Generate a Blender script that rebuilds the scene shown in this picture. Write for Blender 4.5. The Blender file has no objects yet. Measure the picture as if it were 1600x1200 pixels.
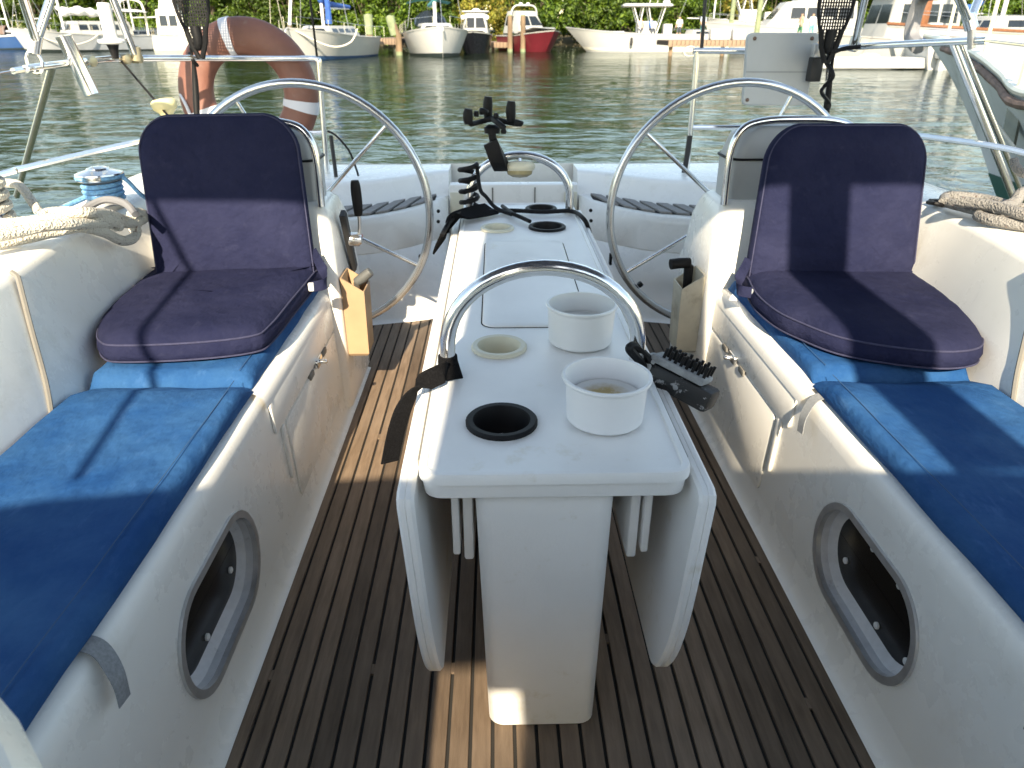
import bpy, bmesh, math, random
from mathutils import Vector, Matrix, noise
rnd = random.Random(11)
sc = bpy.context.scene
COL = sc.collection
R = math.radians

# ------------------------------------------------------------------ camera
F = 1109.0; EYE = Vector((-0.085, 0.0, 1.15))
PITCH = math.atan((600-48)/F)
YAW = math.atan((800-772)/F*math.cos(PITCH))
camd = bpy.data.cameras.new('camera'); cam = bpy.data.objects.new('camera', camd); COL.objects.link(cam)
camd.sensor_width = 36; camd.lens = F/1600*36; camd.clip_start = .02; camd.clip_end = 3000
cam.location = EYE; cam.rotation_euler = (math.pi/2-PITCH, 0, -YAW)
camd.dof.use_dof = True; camd.dof.focus_distance = 1.35; camd.dof.aperture_fstop = 9
sc.camera = cam
# ------------------------------------------------------------------ light
AZ = R(6.0); EL = R(33.2)
SUN = Vector((-math.sin(AZ)*math.cos(EL), -math.cos(AZ)*math.cos(EL), math.sin(EL)))
w = bpy.data.worlds.new('World'); sc.world = w; w.use_nodes = True
nt = w.node_tree; bg = nt.nodes['Background']
sky = nt.nodes.new('ShaderNodeTexSky'); sky.sky_type = 'NISHITA'; sky.sun_disc = False
sky.sun_elevation = EL; sky.sun_rotation = math.pi+AZ
sky.air_density = 1.0; sky.dust_density = 0.4; sky.ozone_density = 1.0
nt.links.new(sky.outputs[0], bg.inputs[0]); bg.inputs[1].default_value = 0.128
sl = bpy.data.lights.new('sun', 'SUN'); sl.energy = 2.95; sl.angle = R(.55); sl.color = (1, .965, .92)
so = bpy.data.objects.new('sun', sl); COL.objects.link(so); so.rotation_euler = SUN.to_track_quat('Z', 'Y').to_euler()
so.location = (0, -6, 20)
sc.view_settings.view_transform = 'Standard'; sc.view_settings.look = 'None'
sc.view_settings.exposure = 1.85; sc.view_settings.use_white_balance = True; sc.view_settings.white_balance_temperature = 8600; sc.view_settings.white_balance_tint = 8; sc.view_settings.gamma = 1

cy = sc.cycles; cy.max_bounces = 7; cy.diffuse_bounces = 4; cy.glossy_bounces = 4; cy.transmission_bounces = 4
cy.transparent_max_bounces = 8; cy.caustics_reflective = False; cy.caustics_refractive = False
# ------------------------------------------------------------------ pixel -> place
_fh = Vector((math.sin(YAW), math.cos(YAW), 0)); _r = Vector((math.cos(YAW), -math.sin(YAW), 0))
_w = _fh*math.cos(PITCH)+Vector((0, 0, -math.sin(PITCH))); _u = _fh*math.sin(PITCH)+Vector((0, 0, math.cos(PITCH)))
def ray(px, py): return _r*((px-800)/F)-_u*((py-600)/F)+_w
def PZ(px, py, z): d = ray(px, py); return EYE+d*((z-EYE.z)/d.z)
def PY(px, py, y): d = ray(px, py); return EYE+d*(y/d.y)
def PX(px, py, x): d = ray(px, py); return EYE+d*((x-EYE.x)/d.x)

# ------------------------------------------------------------------ object helpers
def link(o):
    COL.objects.link(o); return o
def tag(o, label, cat, group=None):
    o['label'] = label; o['category'] = cat
    if group: o['group'] = group
    return o
def thing(name, label, cat, base=(0, 0, 0), group=None):
    o = link(bpy.data.objects.new(name, None)); o.empty_display_size = .1; o.location = base
    return tag(o, label, cat, group)
def mesh(verts, faces, smooth=True, ang=40):
    me = bpy.data.meshes.new('mesh'); me.from_pydata([tuple(v) for v in verts], [], faces)
    me.validate(); me.update()
    if len(me.polygons) < 20000:
        bm = bmesh.new(); bm.from_mesh(me); bmesh.ops.recalc_face_normals(bm, faces=bm.faces); bm.to_mesh(me); bm.free()
    if smooth and len(me.polygons):
        me.polygons.foreach_set('use_smooth', [True]*len(me.polygons))
        me.set_sharp_from_angle(angle=R(ang))
    return me
def part(name, geo, mat, parent=None, smooth=True, ang=40, label=None):
    """geo = (verts, faces) in world space (or the space of the thing); one mesh object"""
    me = geo if isinstance(geo, bpy.types.Mesh) else mesh(geo[0], geo[1], smooth, ang)
    o = bpy.data.objects.new(name, me); link(o)
    if isinstance(mat, str):
        if mat not in M: M[mat] = bpy.data.materials.new(mat)
        mat = M[mat]
    if mat and not me.materials: me.materials.append(mat)
    if parent:
        o.parent = parent
        if parent.parent is None: o.location = -parent.location
    if label: o['label'] = label
    return o
def solo(name, geo, mat, label, cat, group=None, base=None, **k):
    """a thing that is one mesh: origin moved to its base"""
    v, f = geo
    if base is None:
        xs = [p[0] for p in v]; ys = [p[1] for p in v]; zs = [p[2] for p in v]
        base = ((min(xs)+max(xs))/2, (min(ys)+max(ys))/2, min(zs))
    b = Vector(base)
    o = part(name, ([Vector(p)-b for p in v], f), mat, None, **k); o.location = b
    return tag(o, label, cat, group)
def copy_tree(o, parent=None):
    c = o.copy(); link(c); c.parent = parent
    for ch in list(o.children): copy_tree(ch, c)
    return c
def join(*gs):
    V, Fc = [], []
    for v, f in gs:
        n = len(V); V += list(v); Fc += [tuple(i+n for i in q) for q in f]
    return V, Fc
def xf(g, m): return [m @ Vector(v) for v in g[0]], g[1]
def mv(g, d): d = Vector(d); return [Vector(v)+d for v in g[0]], g[1]
def mirx(g): return [Vector((-v[0], v[1], v[2])) for v in g[0]], [tuple(reversed(f)) for f in g[1]]
def sx(g, s): return g if s > 0 else mirx(g)

# ------------------------------------------------------------------ geometry helpers
def loft(rings, closed=True, cap0=True, cap1=True):
    n = len(rings[0]); V = [Vector(p) for r in rings for p in r]; Fc = []
    for k in range(len(rings)-1):
        for i in range(n if closed else n-1):
            j = (i+1) % n
            Fc.append((k*n+i, k*n+j, (k+1)*n+j, (k+1)*n+i))
    if closed and cap0: Fc.append(tuple(reversed(range(n))))
    if closed and cap1: Fc.append(tuple(range((len(rings)-1)*n, len(rings)*n)))
    return V, Fc
def crom(pts, n=6, closed=False):
    pts = [Vector(p) for p in pts]; out = []; N = len(pts)
    g = (lambda i: pts[i % N]) if closed else (lambda i: pts[max(0, min(N-1, i))])
    for i in range(N if closed else N-1):
        a, b, c, d = g(i-1), g(i), g(i+1), g(i+2)
        for k in range(n):
            t = k/n
            out.append(.5*((2*b)+(c-a)*t+(2*a-5*b+4*c-d)*t*t+(3*b-a-3*c+d)*t**3))
    if not closed: out.append(pts[-1])
    return out
def tube(path, r, seg=8, closed=False, caps=True):
    P = [Vector(p) for p in path]; n = len(P)
    rr = r if callable(r) else (lambda t: r)
    tang = []
    for i in range(n):
        a = P[(i-1) % n] if closed or i > 0 else P[i]
        b = P[(i+1) % n] if closed or i < n-1 else P[i]
        t = b-a; tang.append(t.normalized() if t.length > 1e-9 else Vector((0, 0, 1)))
    up = Vector((0, 0, 1)) if abs(tang[0].z) < .9 else Vector((1, 0, 0))
    nrm = (up-tang[0]*up.dot(tang[0])).normalized(); rings = []
    for i in range(n):
        nrm = nrm-tang[i]*nrm.dot(tang[i])
        nrm = nrm.normalized() if nrm.length > 1e-6 else tang[i].orthogonal().normalized()
        b = tang[i].cross(nrm); q = rr(i/max(1, n-1))
        rings.append([P[i]+(nrm*math.cos(2*math.pi*k/seg)+b*math.sin(2*math.pi*k/seg))*q for k in range(seg)])
    if closed: rings.append(rings[0]); return loft(rings, True, False, False)
    return loft(rings, True, caps, caps)
def stube(pts, r, seg=8, n=6, closed=False): return tube(crom(pts, n, closed), r, seg, closed)
def rod(a, b, r, seg=8): return tube([a, b], r, seg)
def ribbon(path, wid, th, side=None):
    """flat strap along a path; side = direction of its width"""
    P = [Vector(p) for p in path]; rings = []
    for i, p in enumerate(P):
        t = (P[min(i+1, len(P)-1)]-P[max(i-1, 0)]).normalized()
        s = side(i/(len(P)-1)) if callable(side) else Vector(side)
        s = (s-t*s.dot(t)).normalized(); nn = t.cross(s)
        rings.append([p+s*wid/2+nn*th/2, p-s*wid/2+nn*th/2, p-s*wid/2-nn*th/2, p+s*wid/2-nn*th/2])
    return loft(rings)
def lathe(prof, c=(0, 0, 0), seg=28, axis=None, closed=False, cap0=True):
    """prof list of (radius, height); open ends are capped when radius is > 0"""
    rings = [[Vector((r*math.cos(2*math.pi*k/seg), r*math.sin(2*math.pi*k/seg), h)) for k in range(seg)] for r, h in prof]
    if closed: rings.append(rings[0])
    g = loft(rings, True, cap0 and not closed, not closed)
    m = Matrix.Translation(Vector(c))
    if axis is not None: m = m @ Vector(axis).to_track_quat('Z', 'Y').to_matrix().to_4x4()
    return xf(g, m)
def box(x0, x1, y0, y1, z0, z1, b=.0, seg=2):
    bm = bmesh.new(); bmesh.ops.create_cube(bm, size=1)
    for v in bm.verts: v.co = Vector(((x0+x1)/2+v.co.x*(x1-x0), (y0+y1)/2+v.co.y*(y1-y0), (z0+z1)/2+v.co.z*(z1-z0)))
    if b > 0: bmesh.ops.bevel(bm, geom=bm.edges[:], offset=b, segments=seg, affect='EDGES', profile=.5)
    bm.verts.index_update()
    g = [v.co.copy() for v in bm.verts], [tuple(v.index for v in f.verts) for f in bm.faces]
    bm.free(); return g
def rrect(x0, x1, y0, y1, r, n=5):
    if not isinstance(r, (tuple, list)): r = (r,)*4
    out = []
    for (cx, cy, a0, q) in ((x1-r[0], y1-r[0], 0, r[0]), (x0+r[1], y1-r[1], 90, r[1]), (x0+r[2], y0+r[2], 180, r[2]), (x1-r[3], y0+r[3], 270, r[3])):
        for k in range(n+1):
            a = R(a0+90*k/n); out.append((cx+q*math.cos(a), cy+q*math.sin(a)))
    return out
def inset(poly, d):
    n = len(poly); out = []
    for i in range(n):
        p0 = Vector(poly[i-1]).to_2d(); p1 = Vector(poly[i]).to_2d(); p2 = Vector(poly[(i+1) % n]).to_2d()
        a = (p1-p0); b = (p2-p1)
        na = Vector((-a.y, a.x)); nb = Vector((-b.y, b.x))
        if na.length > 1e-9: na.normalize()
        if nb.length > 1e-9: nb.normalize()
        m = na+nb
        if m.length < 1e-6: m = na
        m.normalize(); c = max(.5, m.dot(na) if na.length > .5 else 1)
        out.append(p1+m*d/c)
    return out
def slab(poly, prof, cap_rings=()):
    """poly CCW 2D, prof list of (inset, height); then optional (shrink factor, height) rings and a flat cap"""
    rings = []
    for d, h in prof:
        q = inset(poly, d) if d else [Vector(p) for p in poly]
        rings.append([Vector((p[0], p[1], h)) for p in q])
    top = rings[-1]; c = sum(top, Vector())/len(top)
    for k, h in cap_rings: rings.append([Vector((c.x+(p.x-c.x)*k, c.y+(p.y-c.y)*k, h)) for p in top])
    return loft(rings)
def plate(poly, z0, z1, b=.003):
    return slab(poly, [(b, z0), (0, z0+b), (0, z1-b), (b*.3, z1-b*.3), (b, z1)])
def frame_m(o, ex, ey):
    ex = Vector(ex).normalized(); ez = ex.cross(Vector(ey)).normalized(); ey = ez.cross(ex)
    return Matrix(((ex.x, ey.x, ez.x, o[0]), (ex.y, ey.y, ez.y, o[1]), (ex.z, ey.z, ez.z, o[2]), (0, 0, 0, 1)))
def ringplate(outer, inner, z0, z1):
    n = len(outer)
    rings = [[Vector((p[0], p[1], z)) for p in q] for q, z in ((outer, z0), (outer, z1), (inner, z1), (inner, z0), (outer, z0))]
    return loft(rings, True, False, False)
def nz(v, s=1.0): return noise.noise(Vector(v)*s)

# ------------------------------------------------------------------ materials
M = {}
def nodes(name):
    m = M.get(name) or bpy.data.materials.new(name); m.use_nodes = True; M[name] = m
    t = m.node_tree; return m, t, t.nodes['Principled BSDF']
def nd(t, ty, **k):
    n = t.nodes.new(ty)
    for a, b in k.items(): setattr(n, a, b)
    return n
def coords(t, scale=(1, 1, 1), kind='Object'):
    c = nd(t, 'ShaderNodeTexCoord'); mp = nd(t, 'ShaderNodeMapping'); mp.inputs['Scale'].default_value = scale
    t.links.new(c.outputs[kind], mp.inputs[0]); return mp.outputs[0]
def noise_n(t, vec, scale, detail=4, rough=.6):
    n = nd(t, 'ShaderNodeTexNoise'); n.inputs['Scale'].default_value = scale; n.inputs['Detail'].default_value = detail
    n.inputs['Roughness'].default_value = rough; t.links.new(vec, n.inputs['Vector']); return n.outputs['Fac']
def ramp(t, fac, stops):
    r = nd(t, 'ShaderNodeValToRGB'); e = r.color_ramp.elements
    while len(e) < len(stops): e.new(.5)
    for i, (p, c) in enumerate(stops): e[i].position = p; e[i].color = (*c, 1) if len(c) == 3 else c
    t.links.new(fac, r.inputs[0]); return r.outputs[0]
def mixc(t, fac, a, b, mode='MIX'):
    m = nd(t, 'ShaderNodeMix', data_type='RGBA', blend_type=mode)
    if isinstance(fac, (int, float)): m.inputs[0].default_value = fac
    else: t.links.new(fac, m.inputs[0])
    for i, v in ((6, a), (7, b)):
        if isinstance(v, (tuple, list)): m.inputs[i].default_value = (*v, 1)
        else: t.links.new(v, m.inputs[i])
    return m.outputs[2]
def bump(t, b, h, dist, strength=1.0):
    n = nd(t, 'ShaderNodeBump'); n.inputs['Strength'].default_value = strength; n.inputs['Distance'].default_value = dist
    t.links.new(h, n.inputs['Height']); t.links.new(n.outputs[0], b.inputs['Normal']); return n
def plain(name, col, rough=.5, metal=0, var=.12, vs=6, bmp=0, bs=150, spec=.5, stretch=(1, 1, 1), dirt=None, dscale=9, damt=(.58, .72), rvar=0, specks=0, speckamt=.3):
    m, t, b = nodes(name)
    v = coords(t, stretch); f = noise_n(t, v, vs, 5)
    lo = tuple(c*(1-var) for c in col); hi = tuple(min(1, c*(1+var)) for c in col)
    c = ramp(t, f, [(.3, lo), (.7, hi)])
    if dirt:
        d = noise_n(t, v, dscale, 8, .7); c = mixc(t, ramp(t, d, [(damt[0], (0, 0, 0)), (damt[1], (1, 1, 1))]), c, dirt)
    if specks:
        d2 = noise_n(t, coords(t, (1.0, .35, 1.0)), specks, 9, .75); c = mixc(t, ramp(t, d2, [(.69, (0, 0, 0)), (.78, (speckamt,)*3)]), c, tuple(x*.42 for x in col))
    t.links.new(c, b.inputs['Base Color'])
    b.inputs['Roughness'].default_value = rough; b.inputs['Metallic'].default_value = metal
    b.inputs['Specular IOR Level'].default_value = spec
    if rvar:
        rr = nd(t, 'ShaderNodeMapRange'); rr.inputs[3].default_value = max(.02, rough-rvar); rr.inputs[4].default_value = rough+rvar
        t.links.new(noise_n(t, v, vs*3, 6), rr.inputs[0]); t.links.new(rr.outputs[0], b.inputs['Roughness'])
    if bmp: bump(t, b, noise_n(t, v, bs, 3), bmp)
    return m
plain('gelcoat', (.88, .86, .81), .28, var=.025, vs=3, bmp=.0003, bs=18, dirt=(.70, .66, .58), dscale=5, damt=(.58, .86), rvar=.1, specks=13)
plain('gelcoat_table', (.87, .865, .845), .38, var=.04, vs=5, bmp=.0004, bs=260, dirt=(.66, .60, .46), dscale=7, damt=(.60, .80), rvar=.1, specks=22)
plain('pot_white', (.82, .82, .82), .4, var=.03, vs=8, bmp=.0004, bs=40, dirt=(.5, .48, .44), dscale=32, damt=(.68, .76))
plain('cream', (.70, .66, .52), .42, var=.06, vs=12)
plain('steel', (.80, .80, .79), .16, .93, var=.05, vs=20, rvar=.06)
plain('alu', (.60, .60, .60), .38, .7, var=.12, vs=30)
plain('alu_white', (.66, .67, .69), .5, .0, var=.1, vs=30, dirt=(.35, .34, .33), dscale=24, damt=(.6, .8))
plain('black', (.008, .008, .009), .55, var=.2, spec=.22)
plain('black_rubber', (.02, .02, .021), .6, var=.2)
plain('glass_dark', (.004, .004, .004), .22, var=.1)
plain('teak_pocket', (.40, .27, .165), .5, var=.1, vs=7)
plain('pocket_cream', (.64, .59, .47), .5, var=.2, vs=7, dirt=(.33, .27, .17), damt=(.55, .75))
plain('red', (.55, .05, .05), .4)
plain('seam_dark', (.02, .018, .016), .9)
plain('webbing', (.25, .26, .27), .8, var=.2, vs=200)
plain('groove', (.20, .19, .17), .7)
plain('brush_grey', (.33, .34, .34), .8, var=.25, vs=40)
plain('white_plastic', (.78, .78, .76), .35, var=.04)
plain('strap_grey', (.62, .63, .68), .7, var=.06)
plain('board_grey', (.43, .45, .46), .45, var=.05)
plain('winch_rope', (.16, .40, .66), .75, var=.35, vs=130, dirt=(.8, .85, .9), dscale=90, damt=(.62, .66))
plain('canvas', (.018, .026, .07), .85, var=.15, vs=40)
plain('clear_grey', (.12, .12, .12), .3)

def fabric(name, col, fade, weave=900, fs=4.0, rough=.85, sheen=.0, vw=.5):
    m, t, b = nodes(name)
    v = coords(t)
    f = noise_n(t, v, fs, 8, .68)
    c = mixc(t, ramp(t, f, [(.38, (0, 0, 0)), (.72, (1, 1, 1))]), col, fade)
    f2 = noise_n(t, coords(t, (1, .35, 1)), 26, 6, .7)
    c = mixc(t, ramp(t, f2, [(.58, (0, 0, 0)), (.8, (vw, vw, vw))]), c, tuple(min(1, x*1.35+.03) for x in fade))
    t.links.new(c, b.inputs['Base Color']); b.inputs['Roughness'].default_value = rough
    b.inputs['Sheen Weight'].default_value = sheen; b.inputs['Sheen Roughness'].default_value = .5
    b.inputs['Specular IOR Level'].default_value = .06
    a = nd(t, 'ShaderNodeMath', operation='ADD')
    wv = nd(t, 'ShaderNodeMath', operation='MULTIPLY'); wv.inputs[1].default_value = .3
    t.links.new(noise_n(t, v, weave, 2), wv.inputs[0]); t.links.new(wv.outputs[0], a.inputs[0])
    k = nd(t, 'ShaderNodeMath', operation='MULTIPLY'); k.inputs[1].default_value = 9
    t.links.new(noise_n(t, coords(t, (1, .6, 1)), 9, 4, .55), k.inputs[0]); t.links.new(k.outputs[0], a.inputs[1])
    k2 = nd(t, 'ShaderNodeMath', operation='MULTIPLY'); k2.inputs[1].default_value = 3.2
    cr = nd(t, 'ShaderNodeMath', operation='ABSOLUTE'); s5 = nd(t, 'ShaderNodeMath', operation='SUBTRACT'); s5.inputs[1].default_value = .5
    t.links.new(noise_n(t, coords(t, (1, .5, 1)), 16, 5, .5), s5.inputs[0]); t.links.new(s5.outputs[0], cr.inputs[0]); t.links.new(cr.outputs[0], k2.inputs[0])
    a2 = nd(t, 'ShaderNodeMath', operation='ADD'); t.links.new(a.outputs[0], a2.inputs[0]); t.links.new(k2.outputs[0], a2.inputs[1])
    bump(t, b, a2.outputs[0], .0024)
    return m
fabric('navy', (.0150, .0180, .047), (.029, .032, .069), 1100, 3.0, vw=.25)
fabric('blue', (.010, .066, .200), (.032, .115, .260), 800, 5.0)
plain('piping', (.038, .040, .085), .8, var=.2, vs=120)

def teak(name, cols, seed):
    m, t, b = nodes(name)
    oi = nd(t, 'ShaderNodeObjectInfo'); v = coords(t, (9, .9, 9))
    add = nd(t, 'ShaderNodeVectorMath', operation='ADD'); cmb = nd(t, 'ShaderNodeCombineXYZ')
    mu = nd(t, 'ShaderNodeMath', operation='MULTIPLY'); mu.inputs[1].default_value = 37
    t.links.new(oi.outputs['Random'], mu.inputs[0])
    for i in range(3): t.links.new(mu.outputs[0], cmb.inputs[i])
    t.links.new(v, add.inputs[0]); t.links.new(cmb.outputs[0], add.inputs[1])
    g = noise_n(t, add.outputs[0], 9, 8, .62)
    c = ramp(t, g, [(.25, cols[0]), (.5, cols[1]), (.78, cols[2])])
    big = noise_n(t, coords(t, (1, 1, 1)), 2.3, 4)
    c = mixc(t, ramp(t, big, [(.4, (0, 0, 0)), (.75, (.55, .55, .55))]), c, cols[3])
    hv = nd(t, 'ShaderNodeHueSaturation'); mr = nd(t, 'ShaderNodeMapRange'); mr.inputs[3].default_value = .68; mr.inputs[4].default_value = 1.28
    t.links.new(oi.outputs['Random'], mr.inputs[0]); t.links.new(mr.outputs[0], hv.inputs['Value']); t.links.new(c, hv.inputs['Color'])
    t.links.new(hv.outputs[0], b.inputs['Base Color']); b.inputs['Roughness'].default_value = .62
    b.inputs['Specular IOR Level'].default_value = .35
    fine = noise_n(t, coords(t, (140, 5, 140)), 9, 5, .7)
    bump(t, b, fine, .0008)
    return m
teak('teak', ((.115, .078, .052), (.18, .125, .085), (.26, .185, .13), (.25, .19, .145)), 1)

def ropemat(name, col, dark, scale=60):
    m, t, b = nodes(name)
    v = coords(t)
    vo = nd(t, 'ShaderNodeTexVoronoi'); vo.inputs['Scale'].default_value = scale*3; t.links.new(v, vo.inputs['Vector'])
    c = mixc(t, ramp(t, noise_n(t, v, scale*.9, 4), [(.62, (0, 0, 0)), (.68, (1, 1, 1))]), col, dark)
    t.links.new(c, b.inputs['Base Color']); b.inputs['Roughness'].default_value = .9
    bump(t, b, vo.outputs['Distance'], .004)
    return m
ropemat('rope', (.62, .58, .50), (.27, .20, .16))
ropemat('rope_shade', (.24, .23, .22), (.16, .12, .11))  # rope tone darkened, shade of the right coil put into the colour
plain('slat_wood', (.26, .245, .23), .7, var=.25, vs=30, stretch=(1, 6, 1))
# ================================================================== own boat: the cockpit
boat = thing('sailboat', 'cream white sailing yacht whose open cockpit fills the foreground', 'sailboat', (0, 0, -.45))
def xf_(z): return .598+(z-.06)*(.014/.315)
def facemap(g, s):          # (y, z, h) -> on the bench face, h towards the cockpit
    v = [Vector((s*(xf_(p[1])-p[2]), p[0], p[1])) for p in g[0]]
    return v, (g[1] if s < 0 else [tuple(reversed(f)) for f in g[1]])
BY0, BY1 = -.3, 2.46
WIN = rrect(.832, 1.222, .088, .308, .1095, 10)
def bench_front():
    bm = bmesh.new()
    outer = [(BY0, .06), (BY1, .06), (BY1, .375), (BY0, .375)]
    hole = inset(WIN, .009)
    ed = []
    for loop in (outer, hole):
        vs = [bm.verts.new((p[0], p[1], 0)) for p in loop]
        for i in range(len(vs)): ed.append(bm.edges.new((vs[i], vs[(i+1) % len(vs)])))
    bmesh.ops.triangle_fill(bm, use_beauty=True, edges=ed)
    bm.verts.index_update()
    g = [v.co.copy() for v in bm.verts], [tuple(v.index for v in f.verts) for f in bm.faces]
    bm.free(); return g
ys = [BY0+(BY1-BY0)*i/14 for i in range(15)]
for s in (-1, 1):
    part('bench_front', facemap(bench_front(), s), 'gelcoat', boat, smooth=False)
    cove = [(.566, .002), (.574, .004), (.584, .012), (.591, .028), (.596, .048), (.598, .06)]
    part('floor_cove', loft([[Vector((s*x, y, z)) for x, z in cove] for y in ys], False), 'gelcoat', boat)
    prof = [(.612, .375), (.6135, .392), (.618, .406), (.627, .415), (.640, .4185), (.70, .418), (.985, .414), (.998, .42), (1.004, .44),
            (1.018, .50), (1.052, .60), (1.078, .680), (1.084, .692), (1.095, .699), (1.12, .704), (1.18, .707), (1.25, .704), (1.285, .692), (1.305, .66), (1.315, .56), (1.318, .49)]
    def bul(x, y): q = max(0, min(1, (y-1.3)/.65)); return x+(.075*q*q*(3-2*q) if x > .98 else 0)
    part('seat_and_coaming', loft([[Vector((s*bul(x, y), y, z)) for x, z in prof] for y in sorted(ys+[1.4, 1.6, 1.8, 1.95, 2.55, 2.62])], False), 'gelcoat', boat)
    # vertical moulding joint down the seat back
    jp = [Vector((s*(x-.0005), 1.30+.15*(z-.44)/.26, z+.0015)) for x, z in prof[8:14]]
    part('joint_seam', tube(crom(jp, 4), .0055, 6), 'groove', boat)
    # window in the bench front
    wn = part('bench_window', facemap(ringplate(WIN, inset(WIN, .015), -.004, .006), s), 'alu', boat, ang=30)
    ins = inset(WIN, .015); ins2 = inset(WIN, .030)
    part('reveal', facemap(loft([[Vector((p[0], p[1], h)) for p in q] for q, h in ((ins, -.0042), (ins, -.020), (ins2, -.036))], True, False, False), s), 'alu_white', wn)
    part('glass', facemap(([Vector((p[0], p[1], -.034)) for p in ins2], [tuple(range(len(ins2)))]), s), 'glass_dark', wn, smooth=False)
    for y, z in ((.89, .150), (.99, .135), (.97, .252), (1.07, .254), (1.14, .165)):
        part('bolt', facemap(mv(lathe([(.007, 0), (.007, .004), (.004, .006)], seg=10), (y, z, -.033)), s), 'white_plastic', wn)
    # locker lid and lower panel aft of the window
    lid = part('locker_lid', facemap(plate(rrect(1.445, 2.30, .302, .388, .012), -.002, .007, .004), s), 'gelcoat', boat)
    cap = [(.604, .386), (.6055, .402), (.612, .416), (.626, .4255), (.645, .428), (.668, .426), (.675, .418)]
    part('lid_edge', loft([[Vector((s*x, y, z)) for x, z in cap] for y in (1.415, 1.42, 1.6, 1.8, 2.0, 2.2, 2.30)], False), 'gelcoat', boat)
    part('locker_panel', facemap(plate(rrect(1.53, 2.30, .07, .292, .015), -.002, .005, .003), s), 'gelcoat', boat)
    part('drip_channel', facemap(plate(rrect(1.488, 1.512, .15, .30, .010), -.002, .008, .003), s), 'gelcoat', boat)
    lt = part('latch', facemap(plate(rrect(1.84, 1.90, .285, .312, .008), .004, .014, .002), s), 'steel', boat)
    part('latch_hook', facemap(mv(lathe([(.007, 0), (.007, .02), (.004, .024)], seg=10), (1.87, .298, .01)), s), 'steel', lt)
    for yy in (1.79, 1.95): part('recess', facemap(plate(rrect(yy-.022, yy+.022, .284, .302, .006), .001, .0095, .001), s), 'groove', lid)
    # helm pedestal at the end of the bench
    def rr(x0, x1, y0, y1, r, z): return [Vector((s*p[0], p[1], z)) for p in rrect(x0, x1, y0, y1, r, 4)]
    ped = part('helm_pedestal', loft([rr(.572, 1.15, 2.10, 2.50, .03, .02), rr(.575, 1.14, 2.11, 2.49, .03, .42), rr(.585, 1.10, 2.13, 2.44, .035, .60), rr(.60, 1.06, 2.15, 2.40, .04, .665), rr(.62, 1.04, 2.17, 2.38, .04, .683)]), 'gelcoat', boat)
    pod = part('instrument_pod', loft([rr(.625, .99, 2.20, 2.34, .03, .68), rr(.622, .993, 2.195, 2.345, .04, .80), rr(.64, .975, 2.21, 2.33, .05, .87), rr(.68, .93, 2.225, 2.31, .04, .895)]), 'board_grey', boat)
    part('pod_seam', plate([(s*p[0], p[1]) for p in rrect(.616, .999, 2.189, 2.351, .042, 4)][::s], .800, .806, .001), 'black', pod)
    part('pod_rail', stube([(s*.612, 2.17, .675), (s*.612, 2.175, .82), (s*.64, 2.18, .89), (s*.70, 2.185, .913), (s*.80, 2.185, .918), (s*.91, 2.185, .913), (s*.97, 2.18, .89), (s*.998, 2.175, .82), (s*.998, 2.17, .675)], .0115, 10, 5), 'steel', boat)
    # quarter seat in the stern
    st = [.31, .33, .36, .41, .46, .54, .62, .75, .9, 1.05, 1.2, 1.36]
    def ip(tab, x):
        for (a, b), (c, d) in zip(tab, tab[1:]):
            if x <= c: return b+(d-b)*(max(x, a)-a)/(c-a)
        return tab[-1][1]
    base = [(.31, 3.02), (.46, 2.97), (.62, 2.93), (.9, 2.85), (1.36, 2.78)]
    fr = [(.31, 3.42), (.36, 3.31), (.46, 3.16), (.54, 3.07), (.62, 3.01), (.9, 2.91), (1.36, 2.85)]
    bk = [(.31, 3.45), (.36, 3.43), (.46, 3.36), (.54, 3.28), (.62, 3.22), (.9, 3.12), (1.36, 3.05)]
    rows = []
    for x in st:
        b0, f0, k0 = ip(base, x), ip(fr, x), ip(bk, x)
        L = [(b0-.03, 0), (b0, .015), (b0+(f0-b0)*.3, .16), (b0+(f0-b0)*.62, .29), (b0+(f0-b0)*.63+.006, .294), (b0+(f0-b0)*.64, .298), (b0+(f0-b0)*.9, .41), (f0-.006, .437), (f0+.012, .448), (k0, .446), (k0+.012, .452), (k0+.05, .53), (k0+.065, .543), (k0+.09, .548), (3.72, .545)]
        rows.append([Vector((s*x, y, z)) for y, z in L])
    q = loft(rows, False)
    n = len(rows[0]); nv = len(q[0])
    q[0].append(Vector((s*st[0], 3.72, 0))); q[1].append(tuple(range(n))+(nv,))
    qs = part('quarter_seat', q, 'gelcoat', boat, ang=55)
    def qp(xx, t, z=.450): return Vector((s*xx, ip(fr, xx)+.018+(ip(bk, xx)-ip(fr, xx)-.026)*t, z))
    bx_ = [.365+.05*k for k in range(20)]
    part('slat_bed', loft([[qp(x, 0), qp(x, 1)] for x in bx_], False), 'seam_dark', qs, smooth=False)
    for i in range(13):
        x = .415+i*.068; sh = .05; wd = .047
        a, b_, c_, d_ = qp(x, 0), qp(x+wd, 0), qp(max(.368, x+wd-sh), 1), qp(max(.366, x-sh), 1)
        lo = [p+Vector((0, 0, .001)) for p in (a, b_, c_, d_)]; hi = [p+Vector((0, 0, .009)) for p in (a, b_, c_, d_)]
        part('slat', (lo+hi, [(3, 2, 1, 0), (4, 5, 6, 7), (0, 1, 5, 4), (1, 2, 6, 5), (2, 3, 7, 6), (3, 0, 4, 7)]), 'slat_wood', qs, smooth=False)
    for y_, z_ in ((3.2, .42), (3.3, .38)):
        part('hinge_screw', mv(lathe([(.008, -.004), (.008, .004)], seg=8, axis=(0, 1, 0)), (s*.345, 2.995+(z_-.1)*.9*.8, z_)), 'black', qs)
    part('door_latch', box(s*.42-.006, s*.42+.006, 3.035, 3.06, .22, .27, .003), 'black', qs)
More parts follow.
